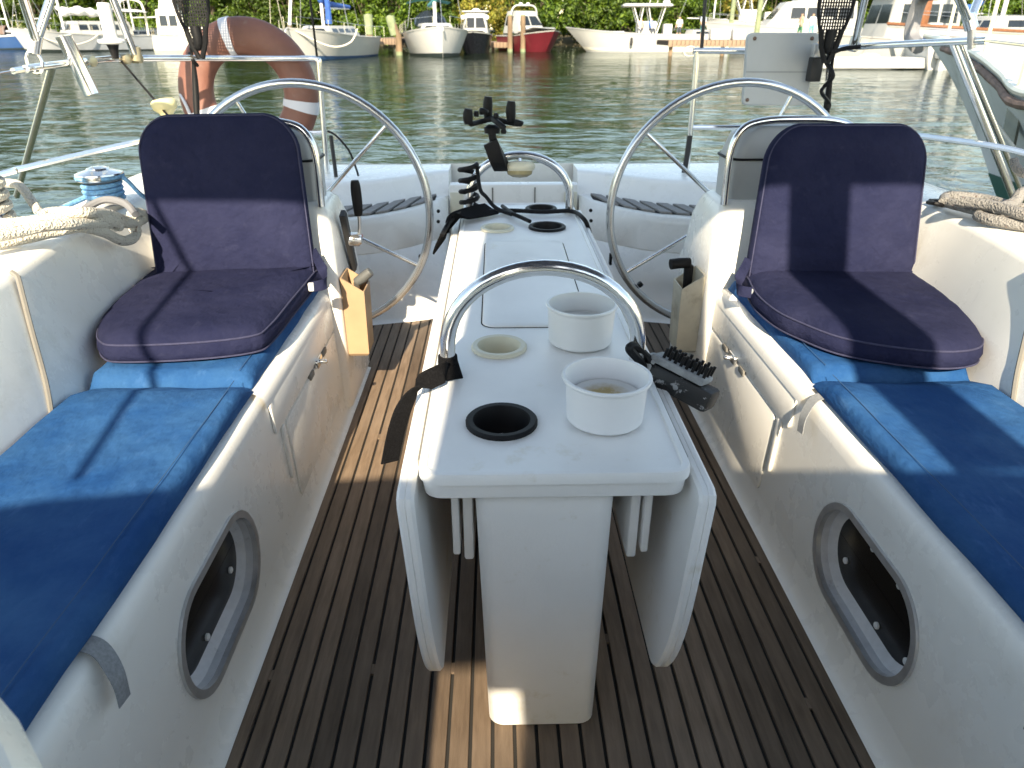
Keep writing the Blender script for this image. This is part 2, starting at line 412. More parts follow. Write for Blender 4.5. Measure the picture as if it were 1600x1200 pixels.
    # side deck and hull
    dk = [(-1.2, 1.74), (.4, 1.75), (1.4, 1.73), (2.2, 1.68), (2.9, 1.6), (3.75, 1.48)]
    rows = []
    for y, b in dk: rows.append([Vector((s*x, y, z)) for x, z in ((1.30, .498), (b-.04, .485), (b-.035, .52), (b, .52), (b+.004, .47), (b+.01, .1), (b-.03, -.3), (b-.15, -.6))])
    part('hull_side', loft(rows, False), 'gelcoat', boat)
    part('quarter_deck', ([Vector((s*1.25, 2.55, .503)), Vector((s*1.62, 2.55, .503)), Vector((s*1.46, 3.73, .503)), Vector((s*1.2, 3.73, .503))], [(0, 1, 2, 3)]), 'gelcoat', boat, smooth=False)
    part('coaming_end', loft([[Vector((s*(x+.075), 2.62, z)) for x, z in prof[9:]], [Vector((s*(x*.92+.15), 2.85, .50+(z-.5)*.55)) for x, z in prof[9:]], [Vector((s*(x*.8+.26), 3.05, .503)) for x, z in prof[9:]]], False), 'gelcoat', boat)
tg = part('transom_gate', box(-.305, .305, 3.40, 3.47, .01, .505, .012), 'gelcoat', boat)
for x in (-.10, .10): part('joint', box(x-.003, x+.003, 3.396, 3.402, .02, .49), 'groove', tg, smooth=False)
for x in (-.27, .27): part('hinge', box(x-.03, x+.03, 3.388, 3.40, .33, .47, .004), 'cream', tg)
part('transom', ([Vector((-1.49, 3.74, .545)), Vector((1.49, 3.74, .545)), Vector((1.3, 3.95, -.55)), Vector((-1.3, 3.95, -.55))], [(0, 1, 2, 3)]), 'gelcoat', boat, smooth=False)

# teak sole: dark caulk bed with single planks
sole = part('cockpit_sole', box(-1.3, 1.3, .1, 3.05, -.05, -.006), 'seam_dark', boat, smooth=False)
PW = .0402
pm = {}
def plank(x, y0, y1):
    key = (round(y0, 3), round(y1, 3))
    if key not in pm: pm[key] = mesh(*box(-PW/2+.0032, PW/2-.0032, y0, y1, -.008, 0, .0012, 1), smooth=False); pm[key].materials.append(M['teak'])
    o = part('plank', pm[key], None, sole); o.location = Vector((x, 0, 0)); return o
for i in range(-14, 15): plank(i*PW, .12, 2.99)
for s in (-1, 1):
    for i in range(15, 28): plank(s*i*PW, 2.505, 2.99)
bm_ = mesh(*box(-.0034, .0034, -.012, .012, -.008, -.0004), smooth=False); bm_.materials.append(M['teak'])
for i, y in ((-14, 1.02), (-9, 1.03), (-5, 1.03), (-12, 1.95), (-8, 1.97), (-4, 2.0), (13, 1.34), (12, .93), (8, 1.36), (5, .75), (10, 1.9), (-2, .62), (3, 1.1)):
    o = part('plank_bridge', bm_, None, sole); o.location = Vector(((i+.5)*PW, y, 0))

# cabin end and companionway round the place of the camera
part('companionway_coaming', slab([(-1.15, -.35), (-.33, -.35), (-.33, .20), (-.335, .26), (-.386, .31), (-.47, .375), (-.53, .37), (-.60, .30), (-1.15, .30)], [(0, .02), (0, .765), (.012, .79), (.035, .80)]), 'gelcoat', boat)
part('companionway_coaming', box(.42, 1.15, -.35, .12, .02, .80, .03), 'gelcoat', boat)
part('cabin_roof', box(-1.2, 1.2, -3.4, -.85, .3, .84, .05), 'gelcoat', boat)
part('cabin_roof', box(-1.2, -.62, -.9, -.3, .3, .835, .03), 'gelcoat', boat)
part('cabin_roof', box(.42, 1.2, -.9, -.3, .3, .835, .03), 'gelcoat', boat)

# canvas that shades the cockpit (above and behind the camera)
dg = thing('dodger', 'dark blue canvas dodger over the companionway behind the camera', 'dodger', (0, -.9, .84))
def arch(y, z, n=14, hw=1.28, zs=.70):
    return [Vector((-hw*math.cos(math.pi*k/n)*(1 if 0 < k < n else 1), y, zs+(z-zs)*max(0, math.sin(math.pi*k/n))**.09)) for k in range(n+1)]
part('roof_canvas', loft([arch(-.77, 1.65), arch(-1.1, 1.67), arch(-1.43, 1.65)], False), 'canvas', dg)
wa, wb = arch(-1.43, 1.65, 40), arch(-2.15, .84, 40)
V_, F_ = loft([wa, wb], False)
part('windscreen_canvas', (V_, [f for i, f in enumerate(F_) if not (-.50 < (wa[i].x+wa[i+1].x)/2 < -.26)]), 'canvas', dg)  # unseen screen, slot shaped to let a sun streak reach the floor
for y, z in ((-.775, 1.647), (-1.43, 1.647)): part('bow_tube', tube(arch(y, z-.012, 24), .0125, 8), 'steel', dg)
bi = thing('bimini', 'dark blue bimini canvas on steel tubes above the helm', 'bimini', (0, 1.4, .5))
def arch2(y, z, n=14): return [Vector((-1.38+2.86*k/n, y, z-.03*abs(2*k/n-1)**3)) for k in range(n+1)]
part('top_canvas', loft([arch2(.03, 2.05), arch2(.8, 2.10), arch2(1.6, 2.10), arch2(2.4, 2.05)], False), 'canvas', bi)
for x0, x1 in ((-.36, .335), (.52, .69)):  # unseen canvas strips, added to shade the table and part of the right bench
    part('added_shade_strip', loft([[Vector((x, -.79, 1.655)) for x in (x0, x1)], [Vector((x, .04, 2.055)) for x in (x0, x1)]], False), 'canvas', bi, smooth=False)
part('added_shadow_tube', rod((-1.0, -.77, 1.65), (-1.25, .04, 2.05), .010, 8), 'steel', bi)  # unseen tube, added to cast the thin shadow line on the left seat
for y, z in ((.06, 2.08), (1.2, 2.125), (2.38, 2.08)): part('bow_tube', tube(arch2(y, z-.01, 20), .0125, 8), 'steel', bi)
for s in (-1, 1):
    part('leg_tube', rod((s*1.37, .08, 2.05), (s*1.60, 1.2, .5), .0125, 8), 'steel', bi)

# ================================================================== table
tb = thing('cockpit_table', 'white drop-leaf cockpit table with steel grab hoops standing on teak sole', 'table', (0, 1.7, 0))
TZ = .57
TP = rrect(-.205, .205, .868, 2.70, .035, 6)
TTOP = part('table_top', slab(TP, [(.03, TZ-.052), (.016, TZ-.052), (.007, TZ-.045), (.004, TZ-.020), (0, TZ-.0185), (0, TZ-.006), (.002, TZ-.001), (.007, TZ), (.012, TZ-.001), (.014, TZ-.004), (.02, TZ-.0045)]), 'gelcoat_table', tb)
def rr3(x0, x1, y0, y1, r, z): return [Vector((p[0], p[1], z)) for p in rrect(x0, x1, y0, y1, r, 5)]
for y0, y1 in ((.89, 1.28), (2.1, 2.45)):
    part('pedestal', loft([rr3(-.100, .080, y0+.004, y1, .02, .001), rr3(-.107, .086, y0, y1, .024, .008), rr3(-.122, .094, y0, y1, .024, .519)]), 'gelcoat_table', tb)
lp = [(2.66, 0), (.863, 0), (.848, .006), (.842, .02), (.842, .19)]      # (y, drop) round the leaf
lp += [(.842+.085*(1-math.cos(R(9*k))), .19+.235*math.sin(R(9*k))) for k in range(1, 11)]
lp += [(2.575+.085*math.sin(R(9*k)), .19+.235*math.cos(R(9*k))) for k in range(0, 11)]
for s in (-1, 1):
    a = R(3.0)
    g = slab([(y, -d) for y, d in lp], [(.004, 0), (0, .005), (0, .012), (.0014, .013), (0, .014), (0, .021), (.004, .026)])
    part('table_leaf', ([Vector((s*(.2085+v.z+v.y*math.sin(a)), v.x, TZ-.021+v.y*math.cos(a))) for v in g[0]], g[1]), 'gelcoat_table', tb, ang=35)
    part('leaf_support', box(s*.135-.008, s*.135+.008, .93, 1.25, .36, .519, .004), 'gelcoat_table', tb)
    part('leaf_support', box(s*.155-.006, s*.155+.006, .925, 1.25, .375, .519, .003), 'gelcoat_table', tb)
    part('hinge_strip', box(s*.2075-.002, s*.2075+.002, .93, 2.6, TZ-.03, TZ-.012), 'groove', tb, smooth=False)
lidp = rrect(-.118, .118, 1.452, 2.16, (.03, .03, .03, .03), 6)
part('lid_gap', plate(inset(lidp, -.003), TZ-.0052, TZ-.0038, .0003), 'seam_dark', tb, smooth=False)
part('storage_lid', slab(lidp, [(0, TZ-.005), (0, TZ-.003), (.0015, TZ-.001), (.004, TZ), (.02, TZ+.0003)]), 'gelcoat_table', tb)
def hoop(y, hw, h, r):
    pts = []
    for k in range(25):
        a_ = math.pi*k/24; pts.append(Vector((-hw*math.cos(a_), y, TZ+h*.22+h*.78*math.sin(a_)**.9)))
    return tube([Vector((-hw, y, TZ-.004))]+pts+[Vector((hw, y, TZ-.004))], r, 16)
for y, h in ((1.215, .205), (2.55, .195)):
    hp = part('grab_hoop', hoop(y, .178, h, .0145), 'steel', tb, ang=60)
    for s in (-1, 1): part('base_flange', lathe([(.024, TZ-.004), (.024, TZ+.001), (.019, TZ+.004), (.015, TZ+.0045)], (s*.178, y, 0), 24), 'steel', hp)
def cup(x, y, r, mat, depth, rimw=.012):
    pr = [(r, TZ-.004), (r, TZ+.001), (r-.003, TZ+.004), (r-rimw, TZ+.0035), (r-rimw-.002, TZ), (r-rimw-.003, TZ-depth), (.001, TZ-depth-.002)]
    return lathe(pr, (x, y, 0), 36, cap0=False)
def cut(o, g):
    me = mesh(g[0], g[1], False); c = link(bpy.data.objects.new('cutter', me)); 
    md = o.modifiers.new('cut', 'BOOLEAN'); md.object = c; md.operation = 'DIFFERENCE'; md.solver = 'EXACT'
    o_loc = o.matrix_world
    bpy.context.view_layer.update(); dg_ = bpy.context.evaluated_depsgraph_get()
    nm = bpy.data.meshes.new_from_object(o.evaluated_get(dg_)); o.modifiers.clear(); o.data = nm
    bpy.data.objects.remove(c); nm.set_sharp_from_angle(angle=R(35))
for x, y, r, mt, nm in ((-.079, 1.029, .060, 'black', 'black round cup holder'), (-.081, 1.34, .057, 'cream', 'cream'), (.084, 2.331, .062, 'black', ''), (.08, 2.60, .058, 'black', ''), (-.081, 2.318, .055, 'cream', '')):
    cut(TTOP, lathe([(r-.006, TZ-.2), (r-.006, TZ+.1)], (x, y, 0), 36))
    c = part('cup_holder', cup(x, y, r, mt, .085 if mt == 'black' else .05), mt, tb)
# ================================================================== cushions and folding seats
def cushion(x0, x1, y0, y1, z0, z1, r, amp, seed, ny=26):
    rings = []
    for k in range(ny+1):
        t = k/ny; y = y0+(y1-y0)*t
        e = min(t, 1-t)*(y1-y0); q = 1-max(0, (r*1.2-e)/(r*1.2))**2*.55 if e < r*1.2 else 1
        sec = []
        zt = z0+(z1-z0)*q
        sec += [(x0+.004, z0), (x0-.003, z0+.008), (x0-.004, (z0+zt)/2), (x0, zt-r*.6), (x0+r*.35, zt-r*.15)]
        for i in range(13): sec.append((x0+r+(x1-x0-2*r)*i/12, zt))
        sec += [(x1-r*.35, zt-r*.15), (x1, zt-r*.6), (x1+.002, (z0+zt)/2), (x1, z0)]
        ring = []
        for i, (x, z) in enumerate(sec):
            d = amp*(nz((x*5+seed, y*3.1, seed), 1)+.5*nz((x*14, y*9, seed+3), 1)) if 3 <= i <= 18 else 0
            dx = amp*.7*nz((seed, y*7, i*.3), 1) if i < 5 else 0
            ring.append(Vector((x+dx, y, z+d)))
        rings.append(ring)
    return loft(rings)
for s, nm in ((-1, 'left'), (1, 'right')):
    for (y0, y1, x0, lab) in ((-.25, 1.425, .634, 'long faded blue canvas bench cushion in front of the %s navy folding seat'), (1.437, 2.10, .640, 'short faded blue bench cushion lying under the %s navy folding seat')):
        g = sx(cushion(x0, .998, y0, y1, .419, .462, .016, .006, y0*7+s*3), s)
        t = thing('bench_cushion', lab % nm, 'cushion', (s*.82, (y0+y1)/2, .42), 'blue bench cushions')
        part('cover', g, 'blue', t, ang=60)
        part('stitching', tube([Vector((s*(x0+.026+.002*nz((y*6, s, 0))), y, .4655+.0015*nz((y*5, s, 2)))) for y in [y0+.02+(y1-y0-.04)*k/30 for k in range(31)]], .0009, 5), 'stitch', t)
def pad(outline, prof, caps, M_, jit=0, seed=0):
    g = slab(outline, prof, caps); v = []
    for p in g[0]:
        q = p.copy()
        if jit: q.z += jit*(nz((p.x*9+seed, p.y*9, seed))+.4*nz((p.x*25, p.y*25, seed)))*(1 if p.z > .02 else 0)
        v.append(M_ @ q)
    return v, g[1]
def folding_seat(name, label, outline, bo, ex, ey, bw, bh, tag_side, taper=.05):
    t = thing(name, label, 'folding seat', (sum(p[0] for p in outline)/len(outline), sum(p[1] for p in outline)/len(outline), .464), 'navy folding seats')
    ol = [(p.x, p.y) for p in crom([(x, y, 0) for x, y in outline], 4, True)]
    ar = sum(ol[i-1][0]*ol[i][1]-ol[i][0]*ol[i-1][1] for i in range(len(ol)))
    if ar < 0: ol = ol[::-1]
    prof = [(.03, .464), (.010, .466), (.001, .474), (-.003, .488), (0, .502), (.005, .513), (.016, .524), (.034, .531)]
    seat = part('seat_pad', pad(ol, prof, [(.9, .534), (.75, .535), (.55, .534), (.33, .533), (.1, .532)], Matrix(), .004, bw*10), 'navy', t, ang=70)
    part('piping', tube([Vector((p[0], p[1], 0.512)) for p in inset(ol, .0035)], .0024, 6, closed=True), 'piping', seat)
    part('piping', tube([Vector((p[0], p[1], .472)) for p in inset(ol, .0005)], .0022, 6, closed=True), 'piping', seat)
    m = frame_m(bo, ex, ey)
    bl = rrect(-bw/2, bw/2, 0, bh, (.088, .088, .008, .008), 9)
    # sides drawn in slightly towards the top, crowned top edge
    bl = [(x*(1-taper*y/bh), y+.018*(1-(2*x/bw)**2)*(y/bh)) for x, y in bl]
    pr = [(.02, 0), (.004, .004), (0, .012), (-.002, .022), (0, .032), (.006, .042), (.018, .049), (.035, .052)]
    back = part('back_pad', pad(bl, pr, [(.88, .054), (.7, .055), (.5, .055), (.3, .054), (.1, .054)], m, .004, bw*20), 'navy', t, ang=70)
    part('piping', tube([m @ Vector((p[0], p[1], .041)) for p in inset(bl, .0045)], .0022, 6, closed=True), 'piping', back)
    part('piping', tube([m @ Vector((p[0], p[1], .006)) for p in inset(bl, .002)], .0022, 6, closed=True), 'piping', back)
    # side strap that holds the back up
    e = Vector(ex).normalized()*tag_side
    a = m @ Vector((tag_side*bw*.49, .07, .03)); b = Vector((a.x+.01*tag_side, a.y-.12, .50))
    sp = crom([a, a+e*.03+Vector((0, -.02, -.06)), b+e*.04+Vector((0, .03, .0)), b+e*.01], 6)
    st = part('side_strap', ribbon(sp, .03, .003, Vector((0, .6, .8))), 'navy', t)
    part('buckle', mv(box(-.008, .008, -.006, .006, -.012, .012, .003), b+e*.006), 'white_plastic', st)
plain('stitch', (.03, .09, .19), .9)
def zo(l, z=.488): return [tuple(PZ(x, y, z).to_2d()) for x, y in l]
folding_seat('folding_seat', 'navy padded folding seat on the left bench before the lifebuoy', zo([(246, 434), (205, 466), (168, 503), (154, 533), (158, 549), (185, 556), (300, 552), (395, 541), (425, 524), (462, 478), (495, 437)])+[(-.62, 2.07), (-.82, 2.06), (-1.02, 2.03)],
             (-.845, 2.045, .500), (1, .13, 0), (-.015, .16, .98), .445, .435, 1)
folding_seat('folding_seat', 'navy padded folding seat on the right bench with a broad shadow band', zo([(1167, 450), (1180, 474), (1210, 500), (1250, 520), (1310, 543), (1390, 558), (1470, 566), (1520, 562), (1534, 549), (1524, 522), (1495, 486), (1458, 460), (1422, 442)])+[(1.05, 2.02), (.85, 2.03), (.66, 2.02)],
             (.880, 1.985, .488), (1, -.03, 0), (-.08, .15, .98), .482, .425, -1, .11)

# ================================================================== steering wheels
def wheel(s, a0, label):
    c = Vector((s*.735, 2.485, .58)); Rr = .42
    t = thing('steering_wheel', label, 'steering wheel', c, 'steering wheels')
    part('rim', tube([c+Vector((Rr*math.cos(2*math.pi*k/72), 0, Rr*math.sin(2*math.pi*k/72))) for k in range(72)], .0140, 12, closed=True), 'wheel_steel', t, ang=60)
    part('hub', lathe([(.012, -.05), (.03, -.045), (.034, -.01), (.05, -.006), (.05, .012), (.035, .02), (.012, .03)], c, 24, axis=(0, -1, 0)), 'steel', t)
    for k in range(5):
        a = R(a0+72*k); d = Vector((math.cos(a), 0, math.sin(a)))
        part('spoke', tube([c+d*.03, c+d*.2, c+d*(Rr-.005)], lambda q: .0085-.0022*q, 10), 'steel', t)
    return t
plain('wheel_steel', (.62, .63, .64), .24, .9, var=.08, vs=15)
wheel(-1, 45, 'large steel steering wheel behind the left folding seat and lever')
rw = wheel(1, 68, 'large steel steering wheel behind the right folding seat, before the grey board')
cw = Vector((.735, 2.485, .58)); aa = R(222)
part('cord_wrap', tube([cw+Vector((math.cos(aa+dd)*.395, 0, math.sin(aa+dd)*.395)) for dd in (-.02, .02)], .0095, 10), 'black', rw)
# ------------------------------------------------------------------ engine lever, pockets
t = thing('throttle_lever', 'black engine lever with red button beside the left steering wheel', 'lever', (-.57, 2.27, .45))
pm_ = lambda g: ([Vector((-.572+v[2], v[0], v[1])) for v in g[0]], g[1])
part('mount_plate', pm_(slab([(2.215, .635), (2.255, .645), (2.345, .44), (2.31, .425)][::-1], [(0, 0), (0, .012), (.006, .018)])), 'black_rubber', t)
part('boss', pm_(mv(lathe([(.022, 0), (.022, .03), (.014, .04)], seg=18), (2.278, .545, .012))), 'steel', t)
lv = part('lever_arm', stube([(-.53, 2.278, .545), (-.522, 2.275, .60), (-.522, 2.268, .64)], .006, 8), 'steel', t)
part('grip', stube([(-.522, 2.27, .625), (-.521, 2.265, .665), (-.521, 2.26, .715), (-.521, 2.26, .735)], lambda q: .0095+.007*math.sin(math.pi*(.12+.8*q)), 12), 'black', lv)
part('button', mv(lathe([(.009, 0), (.009, .008), (.005, .011)], seg=12, axis=(1, 0, 0)), (-.532, 2.302, .548)), 'red', t)
def pocket(s, mat, label):
    t = thing('handle_pocket', label, 'pocket', (s*.54, 2.19, .19), 'winch handle pockets')
    x0, x1 = .506, .573
    o = [(x0+.006, 2.15, x1, 2.235, .195), (x0, 2.14, x1, 2.245, .21), (x0-.004, 2.135, x1, 2.25, .40)]
    def rg(x0, x1, y0, y1, z, zr): return [Vector((s*x0, y0, z)), Vector((s*x1, y0, z+zr)), Vector((s*x1, y1, z+zr)), Vector((s*x0, y1, z))]
    g = loft([rg(x0+.006, x1, 2.15, 2.235, .19, 0), rg(x0, x1, 2.142, 2.243, .20, 0), rg(x0-.004, x1, 2.137, 2.248, .415, .045), rg(x0+.0, x1-.004, 2.141, 2.244, .415, .045), rg(x0+.006, x1-.004, 2.15, 2.235, .22, 0)])
    part('pouch', g, mat, t, ang=25)
pocket(-1, 'teak_pocket', 'tan pouch holding a grey-gripped winch handle by the left wheel')
pocket(1, 'pocket_cream', 'stained cream pouch holding a black winch handle by the right wheel')
t = thing('winch_crank', 'grey winch handle grip sticking out of the tan pouch', 'winch handle', (-.54, 2.19, .24), 'winch handles')
part('shaft', rod((-.54, 2.19, .235), (-.535, 2.195, .43), .009), 'steel', t)
part('grip', stube([(-.537, 2.20, .425), (-.515, 2.20, .44), (-.487, 2.20, .462)], lambda q: .0135+.003*math.sin(3*q), 12), 'grip_grey', t)
plain('grip_grey', (.10, .105, .105), .6)
t = thing('winch_crank', 'black winch handle with a crosswise grip in the cream pouch', 'winch handle', (.535, 2.19, .24), 'winch handles')
part('shaft', rod((.535, 2.19, .235), (.525, 2.19, .49), .010), 'black', t)
part('grip', stube([(.53, 2.185, .487), (.50, 2.18, .488), (.468, 2.175, .486)], .017, 12), 'black', t)
part('arm', box(.525, .545, 2.178, 2.20, .395, .48, .005), 'black', t)

# ================================================================== things on the table
def potmat():
    m, t_, b = nodes('pot_stain')
    v = coords(t_); f = noise_n(t_, v, 38, 6, .7)
    g = nd(t_, 'ShaderNodeTexGradient', gradient_type='SPHERICAL'); mp = nd(t_, 'ShaderNodeMapping'); c = nd(t_, 'ShaderNodeTexCoord')
    mp.inputs['Scale'].default_value = (19, 19, 19); t_.links.new(c.outputs['Object'], mp.inputs[0]); t_.links.new(mp.outputs[0], g.inputs[0])
    mu = nd(t_, 'ShaderNodeMath', operation='MULTIPLY'); t_.links.new(f, mu.inputs[0]); t_.links.new(g.outputs['Fac'], mu.inputs[1])
    t_.links.new(mixc(t_, ramp(t_, mu.outputs[0], [(.1, (0, 0, 0)), (.36, (1, 1, 1))]), (.80, .80, .78), (.52, .36, .13)), b.inputs['Base Color'])
    b.inputs['Roughness'].default_value = .5
potmat()
def pot(x, y, rb, rt, h, label, mat, stain):
    t = thing('plastic_pot', label, 'pot', (x, y, TZ), 'white plastic pots')
    pr = [(rb-.004, 0), (rb, .004), (rb+.002, h*.5), (rb+.003, h-.008), (rt-.002, h-.006), (rt, h-.002), (rt-.001, h+.001), (rt-.006, h+.001), (rb+.003, h-.006), (rb-.0015, h*.6), (rb-.004, .006), (.0015, .004)]
    part('body', lathe(pr, (x, y, TZ), 48), mat, t)
    d = part('pot_bottom', lathe([(rb-.006, 0), (rb-.010, .0015), (.001, .002)], (0, 0, 0), 32), stain, t); d.location = (0, 0, .044)
pot(.093, 1.035, .0635, .0735, .079, 'scuffed white plastic pot with a brown stained bottom, nearest on the table', 'pot_white', 'pot_stain')
pot(.088, 1.365, .0655, .073, .082, 'clean white plastic pot standing just behind the grab hoop', 'white_plastic', 'white_plastic')
# scrub brush hung from the right leg of the near hoop
A = PY(1018, 575, 1.23); B = PY(1100, 618, 1.16)
ex = (B-A); L = ex.length; m = frame_m(A, ex, (.25, .15, .95))
t = thing('scrub_brush', 'worn black and grey scrub brush with short bristles hanging from the near hoop', 'brush', A)
part('block', xf(box(0, L+.02, -.024, .018, -.03, .03, .008), m), 'brush_black', t)
part('backing', xf(box(-.002, L-.004, .0185, .034, -.029, .029, .005), m), 'brush_grey', t)
part('end_cap', xf(box(-.02, .012, -.026, .024, -.031, .031, .006), m), 'brush_grey', t)
for i in range(8):
    for j in range(3):
        part('bristle', xf(rod((.02+i*(L-.03)/7, .033, -.02+j*.02), (.021+i*(L-.03)/7, .052+.004*rnd.random(), -.02+j*.02+.004*rnd.random()), .0032, 6), m), 'black', t)
lo = [PY(1010, 585, 1.22), PY(1000, 565, 1.20), PY(984, 546, 1.19), PY(992, 541, 1.20), PY(1010, 558, 1.215), PY(1030, 582, 1.20)]
part('strap', stube(lo, .0085, 8), 'black', t)
plain('brush_black', (.014, .014, .014), .5, var=.2, dirt=(.35, .35, .35), dscale=22, damt=(.57, .6))
# hook and loop strap on the left leg of the near hoop
pts = [Vector((-.155, 1.205, .582)), Vector((-.178, 1.187, .587)), PY(692, 583, 1.165), PY(660, 600, 1.13), PY(634, 632, 1.105), PY(619, 675, 1.09), PY(609, 722, 1.09)]
def sd(q): return Vector((.15, .8, .55)).lerp(Vector((.8, .6, .1)), min(1, max(0, (q-.15)*1.5)))
plain('velcro', (.008, .008, .009), .95, var=.6, vs=320, spec=.1)
t = thing('hook_strap', 'black fuzzy fabric strap tied to the near hoop and hanging over the leaf', 'strap', pts[1])
part('strap', ribbon(crom(pts, 7), .036, .003, sd), 'velcro', t)
part('wrap', lathe([(.0155, .572), (.018, .574), (.019, .592), (.018, .606), (.0155, .607)], (-.178, 1.215, 0), 20), 'velcro', t)
# phone holder on the far hoop
def p25(x, y, yy=2.52): return PY(x, y, yy)
t = thing('phone_holder', 'black phone holder with stubby grip arms clamped on the far hoop', 'phone holder', p25(776, 252))
part('clamp', ribbon(crom([p25(766, 222, 2.50), p25(772, 236, 2.50), p25(779, 252, 2.51), p25(784, 262, 2.53)], 4), .05, .03, Vector((1, 0, -.3))), 'black', t)
part('neck', stube([p25(772, 228), p25(769, 210), p25(768, 196)], .013, 10), 'black', t)
part('joint', lathe([(.012, -.012), (.026, -.01), (.028, .008), (.015, .016)], p25(769, 203), 18), 'black', t)
part('cradle', stube([p25(736, 194, 2.46), p25(752, 190), p25(772, 186), p25(792, 191), p25(814, 194, 2.47)], .0085, 8), 'black', t)
part('cradle', stube([p25(763, 186, 2.56), p25(770, 186, 2.52), p25(778, 192, 2.46), p25(788, 200, 2.44)], .0095, 8), 'black', t)
for x, y0, y1, yy in ((732, 194, 170, 2.46), (763, 186, 151, 2.56), (799, 190, 158, 2.5), (757, 178, 170, 2.5), (812, 196, 188, 2.46)):
    part('grip_arm', stube([p25(x, y0, yy), p25(x-1, (y0+y1)/2, yy), p25(x, y1, yy)], lambda q: .0125+.004*math.sin(math.pi*q), 10), 'black', t)
for x, y in ((744, 178), (787, 205), (775, 181)): part('knob', lathe([(.008, -.008), (.010, 0), (.006, .009)], p25(x, y, 2.49), 10), 'black', t)
# lamp below the far hoop
lc = PY(812, 262, 2.54)
t = thing('cockpit_lamp', 'round cream lamp hanging under the far grab hoop', 'lamp', lc)
part('housing', lathe([(.02, .022), (.045, .02), (.053, .010), (.054, 0), (.050, -.006), (.046, -.010)], lc, 28, axis=(0, .15, 1)), 'cream', t)
part('lens', lathe([(.046, -.008), (.042, -.022), (.025, -.031), (.001, -.034)], lc, 28, axis=(0, .15, 1)), 'lens', t)
part('bracket', rod(lc+Vector((0, 0, .02)), (lc.x, 2.55, .765), .008), 'steel', t)
plain('lens', (.36, .30, .16), .25)
# coiled black cable, cord, strap and bundle round the far hoop
hp = []
for k in range(49):
    q = k/48; a = q*2*math.pi*4
    hp.append(Vector((-.178-.002*q+.03*math.cos(a), 2.55+.03*math.sin(a), .585+.15*q)))
t = solo('coiled_cable', join(tube(hp, .0085, 8), stube([hp[-1], PY(750, 295, 2.5), PY(760, 308, 2.48), PY(775, 325, 2.45), PY(800, 335, 2.4)], .007, 8)), 'black', 'black coiled cable wound round the left leg of the far hoop', 'cable')
t = solo('tie_cord', join(stube([PZ(690, 368, .56), PZ(704, 345, .59), PZ(722, 333, .59), PZ(765, 330, .58), PZ(800, 329, .578), PZ(850, 331, .578), PZ(893, 330, .578), PZ(912, 342, .575), PZ(920, 358, .54), PZ(922, 366, .50)], .0075, 8),
     stube([PZ(785, 322, .58), PZ(800, 333, .583), PZ(815, 340, .58), PZ(828, 346, .578)], .007, 8)), 'black', 'black cord laid across the far end of the table', 'cord')
t = solo('black_strap', ribbon(crom([PZ(768, 326, .585), PZ(735, 333, .59), PZ(712, 340, .588), PZ(698, 356, .57), PZ(690, 372, .53), PZ(686, 385, .48)], 5), .07, .006, lambda q: Vector((.3, 1, .1))), 'velcro', 'wide black strap draped over the far left corner of the table', 'strap')
# grey webbing tabs on the bench edges
for s, px, y, lab in ((-1, 140, .70, 'frayed grey webbing tab sticking out under the left blue cushion'), (1, 1595, .62, 'frayed grey webbing tab curling over the right bench edge near the camera'), (1, 0, 1.38, 'grey webbing tab on the right bench edge before the folding seat')):
    k = [Vector((s*.66, y, .425)), Vector((s*.63, y-.002, .426)), Vector((s*.610, y-.006, .414)), Vector((s*.590, y-.022, .385)), Vector((s*.586, y-.03, .35))]
    solo('webbing_tab', ribbon(crom(k, 5), .028, .0015, Vector((0, 1, 0))), 'webbing', lab, 'webbing', 'webbing tabs')
# ================================================================== rails, ropes and gear round the stern
def strut(a, b):            # from the rail up to the canopy
    v = b-a; return rod(a, a+v*((2.06-a.z)/v.z), .014, 10)
def pts(l): return [PY(x, y, yy) for x, y, yy in l]
t = thing('pushpit_rail', 'polished steel stern rail on the left quarter carrying the lifebuoy', 'rail', PY(513, 285, 3.45), 'stern rails')
part('top_rail', stube(pts([(40, 108, 2.55), (60, 105, 2.62), (140, 95.5, 2.92), (200, 91.5, 3.12), (350, 91, 3.40), (470, 91.5, 3.46), (492, 92, 3.46)]), .0125, 10), 'steel', t)
part('corner_post', stube(pts([(486, 92, 3.46), (496, 93, 3.46), (499, 104, 3.46), (505, 190, 3.46), (513, 287, 3.46)]), .0125, 10), 'steel', t)
part('post', rod(PY(82, 103, 2.70), PZ(26, 306, .49), .0125, 10), 'steel', t)
part('mid_rail', stube(pts([(-30, 280, 2.15), (20, 268, 2.28), (45, 261, 2.37), (235, 218, 2.98), (330, 208, 3.3), (420, 208, 3.45), (505, 207, 3.46)]), .010, 8), 'steel', t)
part('brace', rod(PY(517, 212, 3.42), PY(526, 283, 3.36), .009, 8), 'black_rubber', t)
part('end_fitting', rod(PY(20, 111, 2.50), PY(62, 104.5, 2.63), .010, 8), 'steel', t)
part('line_hank', stube(pts([(512, 205, 3.4), (525, 212, 3.38), (545, 235, 3.36), (556, 262, 3.34), (560, 275, 3.34)]), .005, 6), 'black', t)
for x, y, yy in ((140, 95.5, 2.92), (195, 92, 3.1), (213, 91, 3.14)): part('clamp', lathe([(.013, -.02), (.019, -.018), (.019, .018), (.013, .02)], PY(x, y, yy), 12, axis=(.9, -.3, 0)), 'brass', t)
plain('brass', (.55, .48, .33), .4, .6)
t = thing('pushpit_rail', 'polished steel stern rail on the right quarter beside the grey board', 'rail', PY(1073, 275, 3.45), 'stern rails')
